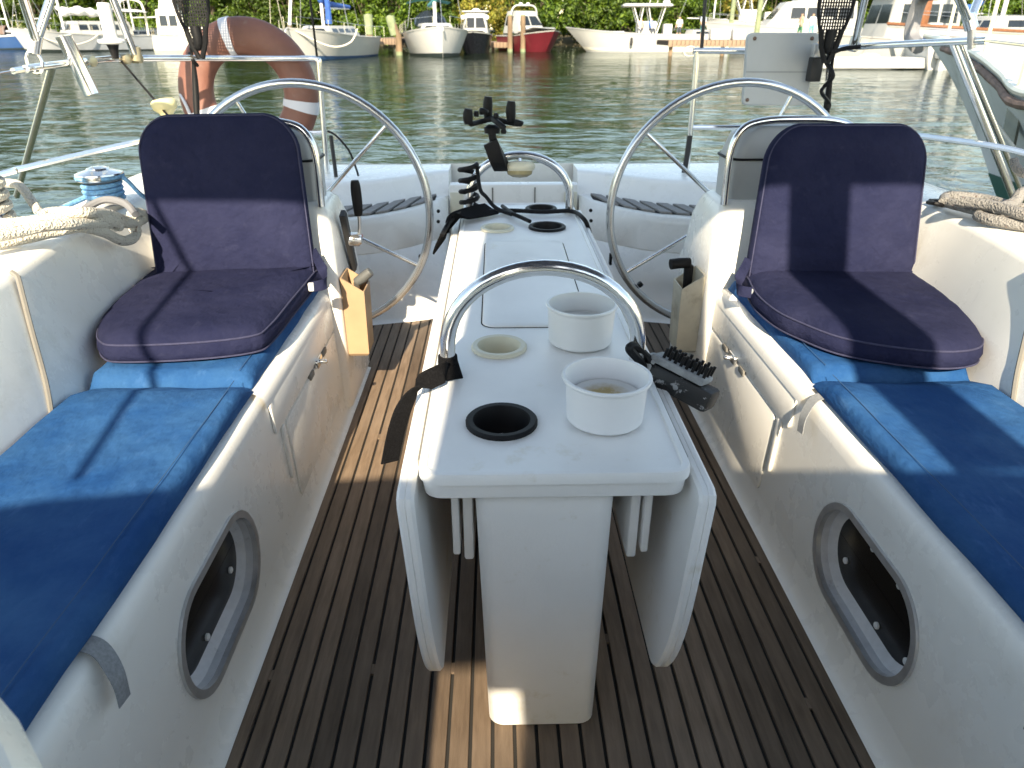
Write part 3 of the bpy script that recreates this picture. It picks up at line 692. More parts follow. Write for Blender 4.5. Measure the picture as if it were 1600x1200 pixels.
part('top_rail', stube(pts([(1083, 79, 3.46), (1165, 80, 3.44), (1240, 84, 3.38), (1285, 82, 3.28), (1310, 76, 3.2), (1345, 72.5, 3.12), (1420, 68.5, 2.92), (1500, 65, 2.72), (1543, 63, 2.60)]), .0125, 10), 'steel', t)
part('corner_post', stube(pts([(1088, 79, 3.46), (1086, 120, 3.46), (1079, 200, 3.46), (1072, 277, 3.46)]), .0125, 10), 'steel', t)
part('end_loop', tube([PY(1082, 80, 3.46)+Vector((.03*math.cos(a)-.01, 0, .02*math.sin(a))) for a in [k*math.pi/8 for k in range(16)]], .004, 6, closed=True), 'steel', t)
part('post', rod(PY(1488, 65, 2.75), PZ(1592, 330, .49), .0135, 10), 'steel', t)
part('post', rod(PY(1500, 66, 2.76), PZ(1604, 318, .49), .009, 10), 'steel', t)
part('mid_rail', stube(pts([(1079, 199, 3.46), (1160, 199, 3.44), (1310, 198, 3.2), (1400, 208, 3.0), (1550, 228, 2.62), (1640, 250, 2.42)]), .011, 8), 'steel', t)
part('mid_post', rod(PY(1297, 80, 3.25), PY(1282, 275, 3.2), .011, 8), 'steel', t)
part('brace', ribbon(pts([(1078, 212, 3.42), (1074, 240, 3.42), (1069, 270, 3.42)]), .022, .012, Vector((1, 0, 0))), 'black_rubber', t)
t = thing('bimini_strut', 'pair of steel canopy struts meeting at the left rail end', 'strut', PY(52, 105, 2.60), 'canopy struts')
part('tube', strut(PY(56, 62, 2.60), PY(18, -60, 2.3)), 'steel', t)
part('tube', strut(PY(58, 62, 2.60), PY(98, -60, 2.7)), 'steel', t)
part('socket', rod(PY(57, 55, 2.60), PY(53, 82, 2.60), .019, 12), 'steel', t)
part('eye', tube([PY(54, 97, 2.6)+Vector((.025*math.cos(a), 0, .034*math.sin(a))) for a in [k*math.pi/8 for k in range(16)]], .005, 6, closed=True), 'steel', t)
t = thing('bimini_strut', 'single thin steel canopy strut clamped to the left rail', 'strut', PY(210, 85, 3.12), 'canopy struts')
part('tube', strut(PY(210, 84, 3.12), PY(160, -45, 3.0)), 'steel', t)
part('clamp', lathe([(.012, -.03), (.02, -.025), (.02, .025), (.012, .03)], PY(212, 84, 3.13), 12, axis=(.1, 0, 1)), 'brass', t)
t = thing('bimini_strut', 'steel canopy strut with a cable tie standing on the right rail', 'strut', PY(1333, 72, 3.14), 'canopy struts')
part('tube', strut(PY(1334, 74, 3.13), PY(1362, -50, 2.95)), 'steel', t)
part('clamp', lathe([(.012, -.03), (.02, -.025), (.02, .025), (.012, .03)], PY(1335, 68, 3.13), 12, axis=(.15, 0, 1)), 'alu', t)
t = thing('bimini_strut', 'pair of steel canopy struts meeting at the right rail end', 'strut', PY(1518, 64, 2.66), 'canopy struts')
part('tube', strut(PY(1513, 32, 2.66), PY(1478, -50, 2.5)), 'steel', t)
part('tube', strut(PY(1516, 32, 2.66), PY(1548, -50, 2.75)), 'steel', t)
part('socket', rod(PY(1512, 22, 2.66), PY(1518, 44, 2.66), .021, 12), 'steel', t)
part('foot', rod(PY(1518, 44, 2.66), PY(1518, 76, 2.66), .013, 10), 'alu', t)
solo('guard_wire', tube(pts([(-40, 122, 2.3), (25, 110, 2.52)]), .0035, 6), 'steel', 'thin steel guard wire leaving the left rail end', 'wire', 'guard wires')
solo('guard_wire', tube(pts([(1540, 63.5, 2.6), (1650, 76, 2.35)]), .0045, 6), 'steel', 'thin steel guard wire leaving the right rail end', 'wire', 'guard wires')
solo('flag_staff', rod(PY(480, -40, 3.46), PY(496, 95, 3.46), .005, 6), 'black', 'thin dark staff rising from the left rail corner', 'staff', 'thin staffs')
solo('flag_staff', rod(PY(1105, -40, 3.46), PY(1096, 79, 3.46), .008, 6), 'black_rubber', 'thin dark staff rising from the right rail corner', 'staff', 'thin staffs')
solo('lashing_line', rod(PY(190, 96, 3.08), PY(262, 180, 2.95), .0045, 6), 'black', 'dark line running from the left rail down behind the seat', 'line')
# rod holder and white reel on the left rail
t = thing('rod_holder', 'slanted polished steel rod holder tube on the left rail', 'rod holder', PY(143, 150, 2.85))
a, b = PY(99, 56, 2.80), PY(144, 148, 2.80); ax = b-a
part('tube', lathe([(.024, 0), (.0275, 0), (.0275, .006), (.026, .008), (.026, ax.length), (.0235, ax.length), (.0235, .004)], a, 24, axis=ax, closed=True), 'steel', t)
part('clamp', rod(PY(128, 102, 2.83), PY(138, 97, 2.92), .016, 10), 'steel', t)
t = thing('white_post_mount', 'white plastic cylinder on a round disc mounted on the left rail', 'mount', PY(181, 92, 3.05))
c0 = PY(181, 92, 3.06)
pr = [(.012, 0), (.016, .03), (.022, .05), (.048, .055), (.050, .062), (.047, .068), (.026, .071), (.024, .08), (.024, .185), (.02, .192)]
part('disc_and_cylinder', lathe(pr[2:], c0, 24), 'white_plastic', t); part('stem', lathe(pr[:3], c0, 16), 'black', t)
kb = PY(268, 200, 3.0)
solo('cream_knob', lathe([(.02, -.06), (.018, .02), (.02, .045), (.03, .06), (.044, .072), (.048, .09), (.046, .10), (.036, .108), (.001, .111)], kb, 24, axis=(-.12, 0, 1)), 'cream_y', 'cream rubber knob poking up beside the left folding seat', 'knob')
plain('cream_y', (.72, .64, .36), .5, var=.05)
# lifebuoy
lb = PY(389, 146, 3.53)
t = thing('lifebuoy', 'faded salmon lifebuoy with white bands hung behind the left rail', 'lifebuoy', lb+Vector((0, 0, -.3)))
rings = []
for k in range(56):
    a = 2*math.pi*k/56; d = Vector((math.cos(a), .10*math.sin(a), math.sin(a)))
    rings.append([lb+d*(.238+.078*math.cos(q)*(abs(math.cos(q))**-.25 if abs(math.cos(q)) > .05 else 1))+Vector((0, .050*math.sin(q), 0)) for q in [2*math.pi*j/16 for j in range(16)]])
rings.append(rings[0])
part('ring', loft(rings, True, False, False), 'salmon', t, ang=60)
plain('salmon', (.19, .078, .056), .55, var=.14, vs=9, dirt=(.22, .15, .12), dscale=12, damt=(.6, .8), bmp=.002, bs=25)
def band(a0, wid, mat, nm):
    rr_ = []
    for k in range(5):
        a = R(a0)+wid*(k/4-.5); d = Vector((math.cos(a), .10*math.sin(a), math.sin(a)))
        rr_.append([lb+d*(.238+.082*math.cos(q)*(abs(math.cos(q))**-.25 if abs(math.cos(q)) > .05 else 1))+Vector((0, .054*math.sin(q), 0)) for q in [2*math.pi*j/16 for j in range(16)]])
    part(nm, loft(rr_, True), mat, t, ang=60)
band(103, .14, 'strap_grey', 'band'); band(-12, .17, 'strap_grey', 'band'); band(203, .2, 'strap_grey', 'band')
part('cord', stube([lb+Vector((-.30, -.03, .0)), lb+Vector((-.27, -.06, -.05)), lb+Vector((-.25, -.06, -.13)), lb+Vector((-.22, -.05, -.2))], .007, 6), 'strap_grey', t)
# mesh paddles
def paddle(label, px, py, yy, lean, hpts, cordpts):
    c = PY(px, py, yy); t = thing('mesh_paddle', label, 'paddle', PY(*hpts[-1]), 'black mesh paddles')
    hw, hh = .068, .20
    m = frame_m(c, (1, 0, 0), (lean, 0, 1))
    el = [Vector((hw*math.cos(a)*(1-.18*math.sin(a)), hh*math.sin(a), 0)) for a in [2*math.pi*k/32 for k in range(32)]]
    el = [Vector((p.x*(1 if p.y > -.05 else max(.35, 1+(p.y+.05)*2.2)), p.y, 0)) for p in el]
    part('head_frame', xf(tube(el, .007, 8, closed=True), m), 'black', t)
    gs = []
    for k in range(-6, 7):
        x = k*.0103; lim = hh*math.sqrt(max(0, 1-(x/hw)**2))*.97
        gs.append(box(x-.0024, x+.0024, max(-lim, -.16), lim, -.0025, .0025))
    for k in range(-14, 18):
        y = k*.0118; lim = hw*math.sqrt(max(0, 1-(y/hh)**2))
        if y < -.05: lim *= max(.35, 1+(y+.05)*2.2)
        gs.append(box(-lim, lim, y-.0022, y+.0022, -.002, .002))
    part('head_grid', xf(join(*gs), m), 'black', t, smooth=False)
    hp_ = [m @ Vector((0, -.13, 0)), m @ Vector((0, -.2, 0))]+pts(hpts)
    part('handle', tube(crom(hp_, 6), lambda q: .019-.009*min(1, q*2.2)+.004*math.sin(q*9), 12), 'black', t)
    for sg in (-1, 1): part('throat', xf(tube([Vector((sg*hw*.62, -.13, 0)), Vector((sg*.03, -.19, 0)), Vector((sg*.006, -.25, 0))], .011, 8), m), 'black', t)
    part('lashing', stube(pts(cordpts), .008, 8), 'black', t)
paddle('black mesh paddle standing in front of the lifebuoy', 295, -15, 3.30, -.02, [(299, 75, 3.32), (302, 95, 3.33), (305, 130, 3.33), (308, 185, 3.3)], [(296, 84, 3.36), (302, 95, 3.31), (308, 102, 3.35)])
paddle('black mesh paddle lashed to the right rail beside the grey board', 1310, -12, 3.12, .06, [(1304, 75, 3.15), (1300, 100, 3.18), (1294, 150, 3.2), (1287, 205, 3.2)], [(1345, 73, 3.08), (1318, 76, 3.12), (1300, 84, 3.12), (1290, 95, 3.18), (1302, 118, 3.14), (1288, 135, 3.18), (1284, 145, 3.15), (1296, 165, 3.2), (1280, 190, 3.15), (1275, 200, 3.2)])
# grey board on the right rail
c0 = PY(1216, 109, 3.32)
m = frame_m(c0, (1, -.06, 0), (.09, .06, 1))
t = thing('mounting_board', 'grey rectangular mounting board with rounded corners on the right rail', 'board', c0+Vector((0, 0, -.15)))
hx, hy = .142, .143
part('panel', xf(slab([(x+(.008 if y > 0 else -.004)*(1 if x > 0 else -1), y) for x, y in rrect(-hx, hx, -hy, hy, .02)], [(.004, -.02), (0, -.016), (0, .008), (.004, .012)]), m), 'board_grey', t)
part('panel_step', xf(box(-hx+.002, hx-.002, -.012, -.006, .0115, .0135), m), 'board_edge', t, smooth=False)
plain('board_edge', (.30, .32, .33), .5)
for x, y in ((-1, 1), (1, 1), (-1, -1), (1, -1)): part('screw', xf(lathe([(.008, .01), (.008, .015), (.004, .017)], (x*(hx-.022), y*(hy-.022), 0), 12), m), 'screw_rust', t)
plain('screw_rust', (.16, .10, .08), .5, .5)
c1 = PY(1281, 79, 3.26)
part('bracket', mv(box(-.032, .032, -.02, .02, -.026, .026, .005), c1), 'alu', t)
part('bracket_pad', mv(box(-.03, .02, -.015, .03, -.12, -.026, .005), c1), 'black_rubber', t)
# winch with blue line on the left coaming
wc = Vector((-1.175, 2.03, .706))
t = thing('winch', 'steel winch with blue line wrapped round it on the left coaming', 'winch', wc)
part('drum', lathe([(.055, 0), (.056, .012), (.046, .022), (.040, .035), (.038, .055), (.040, .068), (.050, .074), (.058, .076)], wc, 30), 'alu', t)
part('self_tailer', lathe([(.058, .0765), (.061, .079), (.052, .083), (.052, .087), (.061, .091), (.060, .095), (.052, .098), (.03, .104), (.028, .108), (.016, .112), (.001, .113)], wc, 30), 'steel', t)
hp = [wc+Vector((.047*math.cos(a), .047*math.sin(a), .026+.0042*a/math.pi*1.6)) for a in [k*2*math.pi/16 for k in range(56)]]
part('line_turns', tube(hp, .0065, 8), 'winch_rope', t)
part('line_tail', stube([wc+Vector((-.047, .0, .03)), wc+Vector((-.07, -.05, .02)), wc+Vector((-.085, -.11, .012)), wc+Vector((-.12, -.2, .01))], .007, 8), 'winch_rope', t)
part('line_tail', stube([wc+Vector((.058, .0, .085)), wc+Vector((.075, .0, .07)), wc+Vector((.10, .01, .03)), wc+Vector((.13, .04, .0)), wc+Vector((.16, .1, -.02))], .006, 8), 'winch_rope', t)
part('line_in_jaw', tube([wc+Vector((.057*math.cos(a), .057*math.sin(a), .085)) for a in [k*math.pi/12 for k in range(-4, 18)]], .0055, 8), 'winch_rope', t)
solo('hose_arc', stube([PZ(112, 345, .71), PZ(135, 325, .73), PZ(165, 312, .745), PZ(195, 318, .74), PZ(212, 335, .72)], .010, 8), 'strap_dark', 'dull grey hose arched on the left coaming below the winch', 'hose')
plain('strap_dark', (.20, .20, .21), .7)
wc2 = PZ(-22, 352, .712)
t = thing('winch', 'winch with cream rope turns at the left picture edge', 'winch', wc2)
part('drum', lathe([(.06, -.01), (.062, .01), (.05, .03), (.045, .06), (.05, .09), (.06, .10), (.062, .125), (.05, .14), (.001, .142)], wc2, 28), 'steel', t)
part('rope_turns', tube([wc2+Vector((.060*math.cos(a), .060*math.sin(a), .016+.0044*a)) for a in [k*2*math.pi/16 for k in range(60)]], .0115, 8), 'rope', t)
def zrope(l):
    o = []
    for x, y, z in l:
        p = PZ(x, y, z)
        if -1.07 < p.x < 0: p = PX(x, y, -1.07)
        o.append(p)
    return o
RO = [[(-40, 386, .722), (30, 374, .724), (85, 362, .724), (125, 355, .728), (160, 362, .735), (190, 376, .728), (208, 372, .722), (213, 360, .725), (208, 356, .735)],
      [(-40, 368, .735), (40, 356, .738), (100, 348, .738), (150, 343, .742), (185, 352, .742), (180, 354, .73)],
      [(-40, 352, .75), (30, 348, .75), (90, 341, .752), (150, 338, .752), (200, 349, .75), (222, 343, .748), (226, 336, .748), (214, 332, .755), (205, 336, .76)],
      [(-40, 376, .752), (30, 362, .752), (70, 353, .755), (120, 350, .758), (170, 350, .75)],
      [(66, 338, .758), (82, 332, .762), (130, 332, .765), (170, 335, .765), (190, 343, .757), (215, 350, .745)]]
for i, l in enumerate(RO): pass
rp = thing('rope_coil', 'thick cream rope coil heaped on the left coaming', 'rope', PZ(90, 365, .71), 'rope coils')
for l in RO: part('strand', stube(zrope(l), .0135, 10, 6), 'rope', rp)
part('strand', stube([PY(-25, 286, 2.0), PY(10, 286, 1.98), PY(30, 290, 1.95), PY(48, 312, 1.92), PY(62, 333, 1.88)], .012, 10), 'rope', rp)
rp = thing('rope_coil', 'grey shaded rope coil lying on the right coaming', 'rope', PZ(1560, 335, .71), 'rope coils')
for l in ([(1475, 316, .725), (1478, 308, .73), (1495, 307, .735), (1540, 312, .735), (1590, 325, .735), (1650, 330, .735)],
          [(1478, 316, .722), (1510, 324, .725), (1560, 335, .725), (1650, 352, .725)],
          [(1535, 335, .722), (1530, 338, .722), (1560, 346, .722), (1650, 360, .722)],
          [(1560, 326, .75), (1585, 316, .755), (1600, 300, .775), (1650, 292, .78)],
          [(1500, 315, .745), (1550, 322, .75), (1600, 335, .75), (1650, 342, .75)]): part('strand', stube(zrope(l), .0145, 10, 6), 'rope_shade', rp)
part('strand', stube([PY(1584, 250, 2.0), PY(1588, 262, 1.98), PY(1602, 272, 1.96), PY(1640, 280, 1.95)], .012, 10), 'rope_shade', rp)
t = thing('cleat', 'small black cleat at the aft end of the right coaming', 'cleat', PZ(1462, 318, .705))
part('horn', stube([PZ(1450, 316, .715), PZ(1462, 318, .722), PZ(1474, 321, .715)], .006, 8), 'black', t)
part('base', mv(box(-.018, .018, -.012, .012, 0, .012, .003), PZ(1462, 318, .706)), 'black', t)
# ================================================================== water, shore, trees
WZ = -.45
def water_mat():
    m, t, b = nodes('water')
    b.inputs['Base Color'].default_value = (.020, .030, .014, 1); b.inputs['Roughness'].default_value = .04
    b.inputs['IOR'].default_value = 1.30; b.inputs['Specular Tint'].default_value = (.46, .54, .56, 1); b.inputs['Specular IOR Level'].default_value = .5
    c = nd(t, 'ShaderNodeTexCoord')
    def wave(scale, sc3, rot, det, rough, dist=.6):
        mp = nd(t, 'ShaderNodeMapping'); mp.inputs['Scale'].default_value = sc3; mp.inputs['Rotation'].default_value = (0, 0, R(rot))
        t.links.new(c.outputs['Object'], mp.inputs[0])
        n = nd(t, 'ShaderNodeTexNoise'); n.inputs['Scale'].default_value = scale; n.inputs['Detail'].default_value = det
        n.inputs['Roughness'].default_value = rough; n.inputs['Distortion'].default_value = dist
        t.links.new(mp.outputs[0], n.inputs['Vector']); return n.outputs['Fac']
    def mul(a, k):
        x = nd(t, 'ShaderNodeMath', operation='MULTIPLY'); t.links.new(a, x.inputs[0]); x.inputs[1].default_value = k; return x.outputs[0]
    def add(a, b_):
        x = nd(t, 'ShaderNodeMath', operation='ADD'); t.links.new(a, x.inputs[0]); t.links.new(b_, x.inputs[1]); return x.outputs[0]
    h = add(add(mul(wave(.55, (1, 1.7, 1), 12, 2, .5), 1.0), mul(wave(2.3, (1, 1.5, 1), -18, 3, .55), .30)), mul(wave(9, (1, 1.3, 1), 25, 3, .6), .045))
    # calmer and rougher streaks
    st = ramp(t, wave(.06, (1, 2.6, 1), 4, 3, .5, .3), [(.35, (.45, .45, .45)), (.65, (1, 1, 1))])
    x = nd(t, 'ShaderNodeMath', operation='MULTIPLY'); t.links.new(h, x.inputs[0]); t.links.new(st, x.inputs[1])
    bn = bump(t, b, x.outputs[0], .07, 1.0)
    df = nd(t, 'ShaderNodeBsdfDiffuse'); df.inputs[0].default_value = (.020, .031, .016, 1)
    gl = nd(t, 'ShaderNodeBsdfGlossy'); gl.inputs[0].default_value = (.64, .69, .71, 1); gl.inputs['Roughness'].default_value = .05
    fr_ = nd(t, 'ShaderNodeFresnel'); fr_.inputs[0].default_value = 1.33; mx = nd(t, 'ShaderNodeMixShader')
    for n_ in (df, gl, fr_): t.links.new(bn.outputs[0], n_.inputs['Normal'])
    t.links.new(fr_.outputs[0], mx.inputs[0]); t.links.new(df.outputs[0], mx.inputs[1]); t.links.new(gl.outputs[0], mx.inputs[2])
    t.links.new(mx.outputs[0], t.nodes['Material Output'].inputs[0])
water_mat()
def waveh(x, y):
    st = .55+.45*max(0, min(1, .5+1.6*nz((x*.05+7, y*.12, 3))))
    h = .016*nz((x*.42+y*.12, y*.62, 0))+.017*nz((x*1.2-y*.35, y*1.7, 5))+.012*nz((x*2.8+y*.8, y*3.6, 9))+.006*nz((x*6.5-y, y*8, 2))
    return h*st*(1 if y < 9 else max(.45, 1-(y-9)/45))
V_, F_ = [], []
NY, NX = 440, 300
for i in range(NY):
    y = 2.2*(112/2.2)**(i/(NY-1)); hw = 4+y*.95
    for k in range(NX):
        x = hw*(2*k/(NX-1)-1)
        V_.append((x, y, WZ+(waveh(x, y) if 0 < i < NY-1 and 0 < k < NX-1 else 0)))
for i in range(NY-1):
    for k in range(NX-1):
        q = i*NX+k; F_.append((q, q+1, q+NX+1, q+NX))
ring = [i*NX for i in range(NY)]
n0 = len(V_)
for i in range(NY):       # flat water out to both sides
    V_ += [(-900, V_[i*NX][1], WZ), (900, V_[i*NX][1], WZ)]
for i in range(NY-1):
    F_ += [(n0+2*i, i*NX, (i+1)*NX, n0+2*i+2), (i*NX+NX-1, n0+2*i+1, n0+2*i+3, (i+1)*NX+NX-1)]
n1 = len(V_); V_ += [(-900, -200, WZ), (900, -200, WZ)]
F_.append(tuple([n1, n1+1, n0+1]+[NX-1-k for k in range(NX)]+[n0]))
wo = part('water', (V_, F_), 'water', None, ang=180)
wo['kind'] = 'structure'
plain('mud', (.10, .085, .05), .9, var=.4, vs=.8)
rows = []
for k in range(61):
    x = -240+k*8
    e = nz((x*.05, 1.3, 0))*3
    y0 = 86+e+(8 if x > 20 else 0)
    rows.append([Vector((x, y0, WZ-.4)), Vector((x, y0+1.5, WZ+.25)), Vector((x, y0+6, WZ+.7+.3*nz((x*.2, 0, 4)))), Vector((x, y0+40, 1.2)), Vector((x, 420, 2.0))])
sh = part('shore_ground', loft(rows, False), 'mud', None); sh['kind'] = 'structure'
def leafmat(name, c0, c1, c2):
    m, t, b = nodes(name)
    gi = nd(t, 'ShaderNodeNewGeometry')
    oi = nd(t, 'ShaderNodeObjectInfo')
    c = ramp(t, gi.outputs['Random Per Island'], [(.0, c0), (.55, c1), (1, c2)])
    hv = nd(t, 'ShaderNodeHueSaturation'); mr = nd(t, 'ShaderNodeMapRange'); mr.inputs[3].default_value = .75; mr.inputs[4].default_value = 1.3
    t.links.new(oi.outputs['Random'], mr.inputs[0]); t.links.new(mr.outputs[0], hv.inputs['Value']); t.links.new(c, hv.inputs['Color'])
    t.links.new(hv.outputs[0], b.inputs['Base Color']); b.inputs['Roughness'].default_value = .55
    tr = nd(t, 'ShaderNodeBsdfTranslucent'); t.links.new(hv.outputs[0], tr.inputs[0])
    mx = nd(t, 'ShaderNodeMixShader'); mx.inputs[0].default_value = .3
    t.links.new(b.outputs[0], mx.inputs[1]); t.links.new(tr.outputs[0], mx.inputs[2])
    t.links.new(mx.outputs[0], t.nodes['Material Output'].inputs[0])
leafmat('leaf', (.020, .048, .004), (.056, .112, .008), (.125, .195, .014))
leafmat('leaf_yellow', (.11, .12, .02), (.21, .21, .03), (.34, .26, .05))
plain('bark', (.11, .085, .06), .9, var=.3, vs=3)
def crown(seed, n, rx, ry, z0, z1, leaf, ncl=46, cs=1.0):
    r = random.Random(seed); V, Fc = [], []
    cl = []
    for _ in range(ncl):
        a = r.random()*2*math.pi; q = r.random()**.5; z = z0+(z1-z0)*r.random()**.85
        h = (z-z0)/(z1-z0); w_ = math.sin(math.pi*min(.97, .28+.62*h))
        cl.append((Vector((rx*q*w_*math.cos(a), ry*q*w_*math.sin(a), z)), (.45+.75*r.random())*cs))
    for i in range(n):
        c, s = cl[r.randrange(len(cl))]
        d = Vector((r.gauss(0, 1), r.gauss(0, 1), r.gauss(0, .8))); d = d/max(.3, d.length)*s*(.55+.5*r.random())
        p = c+d
        nrm = (d.normalized()+Vector((r.gauss(0, .5), r.gauss(0, .5), .5+r.gauss(0, .4)))).normalized()
        u = nrm.orthogonal().normalized(); u = (Matrix.Rotation(r.random()*6.28, 3, nrm) @ u); v = nrm.cross(u)
        L = leaf*(.6+.8*r.random()); k = len(V)
        V += [p-u*L, p+v*L*.42+nrm*L*.12, p+u*L, p-v*L*.42+nrm*L*.12]; Fc.append((k, k+1, k+2, k+3))
    return V, Fc
def trunk(seed, h, r0):
    r = random.Random(seed); gs = []
    top = Vector((r.gauss(0, .3), r.gauss(0, .3), h*.6))
    gs.append(tube(crom([(0, 0, -.3), (r.gauss(0, .1), 0, h*.2), top], 4), lambda q: r0*(1-.6*q), 7))
    for k in range(6):
        a = k*1.05+r.random(); e = Vector((math.cos(a)*(1+r.random()), math.sin(a)*(1+r.random()), h*(.55+.35*r.random())))
        gs.append(tube(crom([(0, 0, h*.15+.1*k), e*.4+Vector((0, 0, h*.12)), e], 3), lambda q: r0*.5*(1-.8*q), 5))
    for k in range(7):       # prop roots of the mangroves
        a = k*.9+r.random()*.4; gs.append(tube(crom([(0, 0, h*.2), (math.cos(a)*.55, math.sin(a)*.55, h*.14), (math.cos(a)*.9, math.sin(a)*.9, -.5)], 3), r0*.22, 4))
    return join(*gs)
protos = []
for i in range(5):
    h = (8.6, 9.4, 7.8, 10.4, 8.8)[i]
    cm = mesh(*crown(40+i, 7000, 3.0+.3*(i % 3), 2.5, .4, h, .20, 60, 1.1), smooth=False); cm.materials.append(M['leaf_yellow' if i == 4 else 'leaf'])
    tm = mesh(*trunk(60+i, h, .13)); tm.materials.append(M['bark'])
    protos.append((cm, tm))
def tree(x, y, kind, s, rz, label):
    t = thing('mangrove_tree', label, 'tree', (x, y, WZ+.25), 'trees along the far shore')
    for nm, me in (('crown', protos[kind][0]), ('trunk', protos[kind][1])):
        o = link(bpy.data.objects.new(nm, me)); o.parent = t
    t.rotation_euler.z = rz; t.scale = (s, s, s)
NB = ['blue sloop', 'grey ketch', 'red sailboat', 'pilothouse boat', 'lifebuoy', 'blue-striped sailboat', 'narrow dock', 'black motorboat', 'red speedboat', 'centre-console boat', 'wooden pier', 'motor yacht', 'trawler', 'grey bow']
r = random.Random(5)
for i in range(34):                  # front row along the water, left to right
    x = -62+i*4.0+r.uniform(-.8, .8); y = 87.5+r.uniform(-1.2, 1.6)+(8 if x > 20 else 0)
    u = 772+(x)/y*1109/.9
    kd = 4 if 8 <= i and i in (15, 16, 23) else r.choice((0, 1, 2, 3))
    gi = int(i/34*len(NB)); mates = [k for k in range(34) if int(k/34*len(NB)) == gi]
    side = ('left', 'right') if len(mates) == 2 else ('left', 'middle', 'right')
    tree(x, y, kd, r.uniform(.85, 1.2), r.uniform(0, 6.28), side[mates.index(i)]+' one of the '+('two' if len(mates) == 2 else 'three')+' green mangrove trees behind the '+NB[gi])
# the wood behind reads as one mass
V_, F_ = [], []
rw_ = random.Random(77)
for i in range(60):
    x = -85+(i % 30)*6+rw_.uniform(-2, 2); y = (94 if i < 30 else 103)+rw_.uniform(0, 6)+(8 if x > 20 else 0)
    g = crown(200+i, 4200, 4.2, 3.2, .6, (13 if i < 30 else 15)+rw_.uniform(-2, 2), .42, 70, 1.7)
    V_ += [v+Vector((x, y, 0)) for v in g[0]]; n0 = len(V_)-len(g[0]); F_ += [tuple(q+n0 for q in f) for f in g[1]]
wd = solo('far_wood', (V_, F_), 'leaf', 'dense green wood rising behind the mangrove trees', 'wood', smooth=False); wd['kind'] = 'stuff'

# ================================================================== marina boats
plain('hull_white', (.50, .50, .49), .3, var=.04, vs=1.5, dirt=(.6, .58, .52), dscale=1.4, damt=(.6, .85))
plain('hull_grey', (.42, .44, .47), .35, var=.06, vs=1.5)
plain('hull_blue', (.03, .09, .24), .3, var=.1, vs=1)
plain('hull_red', (.15, .018, .028), .3, var=.1, vs=1)
plain('hull_black', (.014, .016, .022), .25)
plain('hull_cream', (.78, .74, .64), .35, var=.05, vs=1)
plain('stripe_blue', (.03, .08, .18), .4); plain('stripe_dark', (.02, .03, .03), .5); plain('stripe_green', (.02, .09, .07), .5)
plain('deck_white', (.36, .36, .345), .5, var=.05, vs=3)
plain('window_dark', (.015, .02, .025), .08)
plain('sail_blue', (.02, .09, .33), .8, var=.2, vs=4); plain('sail_teal', (.06, .30, .33), .8, var=.15, vs=4); plain('sail_white', (.7, .7, .68), .8, var=.08, vs=4)
plain('spar', (.70, .70, .69), .35, .1); plain('wire', (.45, .45, .46), .3, .8)
plain('wood_brown', (.20, .075, .03), .5, var=.25, vs=5); plain('wood_worn', (.16, .105, .085), .8, var=.45, vs=9, bmp=.01, bs=14)
plain('pile_wood', (.21, .145, .09), .85, var=.35, vs=2.5, stretch=(1, 1, .3)); plain('pile_green', (.20, .24, .14), .85, var=.3, vs=2.5)
plain('dock_wood', (.25, .175, .12), .8, var=.25, vs=2, stretch=(1, 1, 1)); plain('dock_dark', (.05, .035, .025), .9)
plain('orange', (.7, .18, .03), .5); plain('yellow', (.7, .5, .04), .5); plain('inflatable', (.55, .57, .57), .6, var=.05)

def hull_geo(L, B, fb, rise, rake, stern=.75, full=.55, draft=.35, wl=.72, u0=0, u1=1, out=0, n=22, m=7):
    """bow towards +X; rings of the two sides from waterline to sheer"""
    rows = []
    for i in range(n+1):
        t = i/n
        b = (stern+(1-stern)*math.sin(math.pi/2*min(1, t/full)) if t < full else math.cos(math.pi/2*((t-full)/(1-full))**1.9))*B/2
        zs = fb*(1+rise*t**2.2-.05*math.sin(math.pi*t))
        side = []
        for j in range(m+1):
            u = u0+(u1-u0)*j/m
            k = wl+(1-wl)*u**.8
            k = k*(1-.55*(1-u)*t**3)
            z = -draft+(zs+draft)*u
            x = -L/2+L*t-rake*(1-u)*t**5+.12*(1-u)*(1-t)**6
            side.append((x, b*k+out, z))
        rows.append([Vector((x, y, z)) for x, y, z in side]+[Vector((x, -y, z)) for x, y, z in reversed(side)])
    return rows
def hull_parts(t, mat, stripe, L, B, fb, rise, rake, deck='deck_white', **k):
    rows = hull_geo(L, B, fb, rise, rake, **k); g = loft(rows, False)
    n = len(rows[0]); g[1].append(tuple(range(n)))
    h = part('hull', g, mat, t, ang=50)
    d = k.get('draft', .35)
    for u0, u1, mt, nm, o in ((.0, d/(fb+d)+.07, stripe, 'waterline_stripe', .012), (.955, 1.0, 'hull_white', 'rub_rail', .03)):
        if not mt: continue
        rr_ = hull_geo(L, B, fb, rise, rake, u0=u0, u1=u1, out=o, m=2, **k)
        for a, b in ((0, 3), (3, 6)): part(nm, loft([q[a:b] for q in rr_], False), mt, h, ang=50)
    dk = [q[len(q)//2-1]+Vector((0, 0, -.02)) for q in rows]; dk2 = [q[len(q)//2]+Vector((0, 0, -.02)) for q in rows]
    part('deck', loft([[a, (a+b)/2+Vector((0, 0, .06)), b] for a, b in zip(dk, dk2)], False), deck, t)
    return h
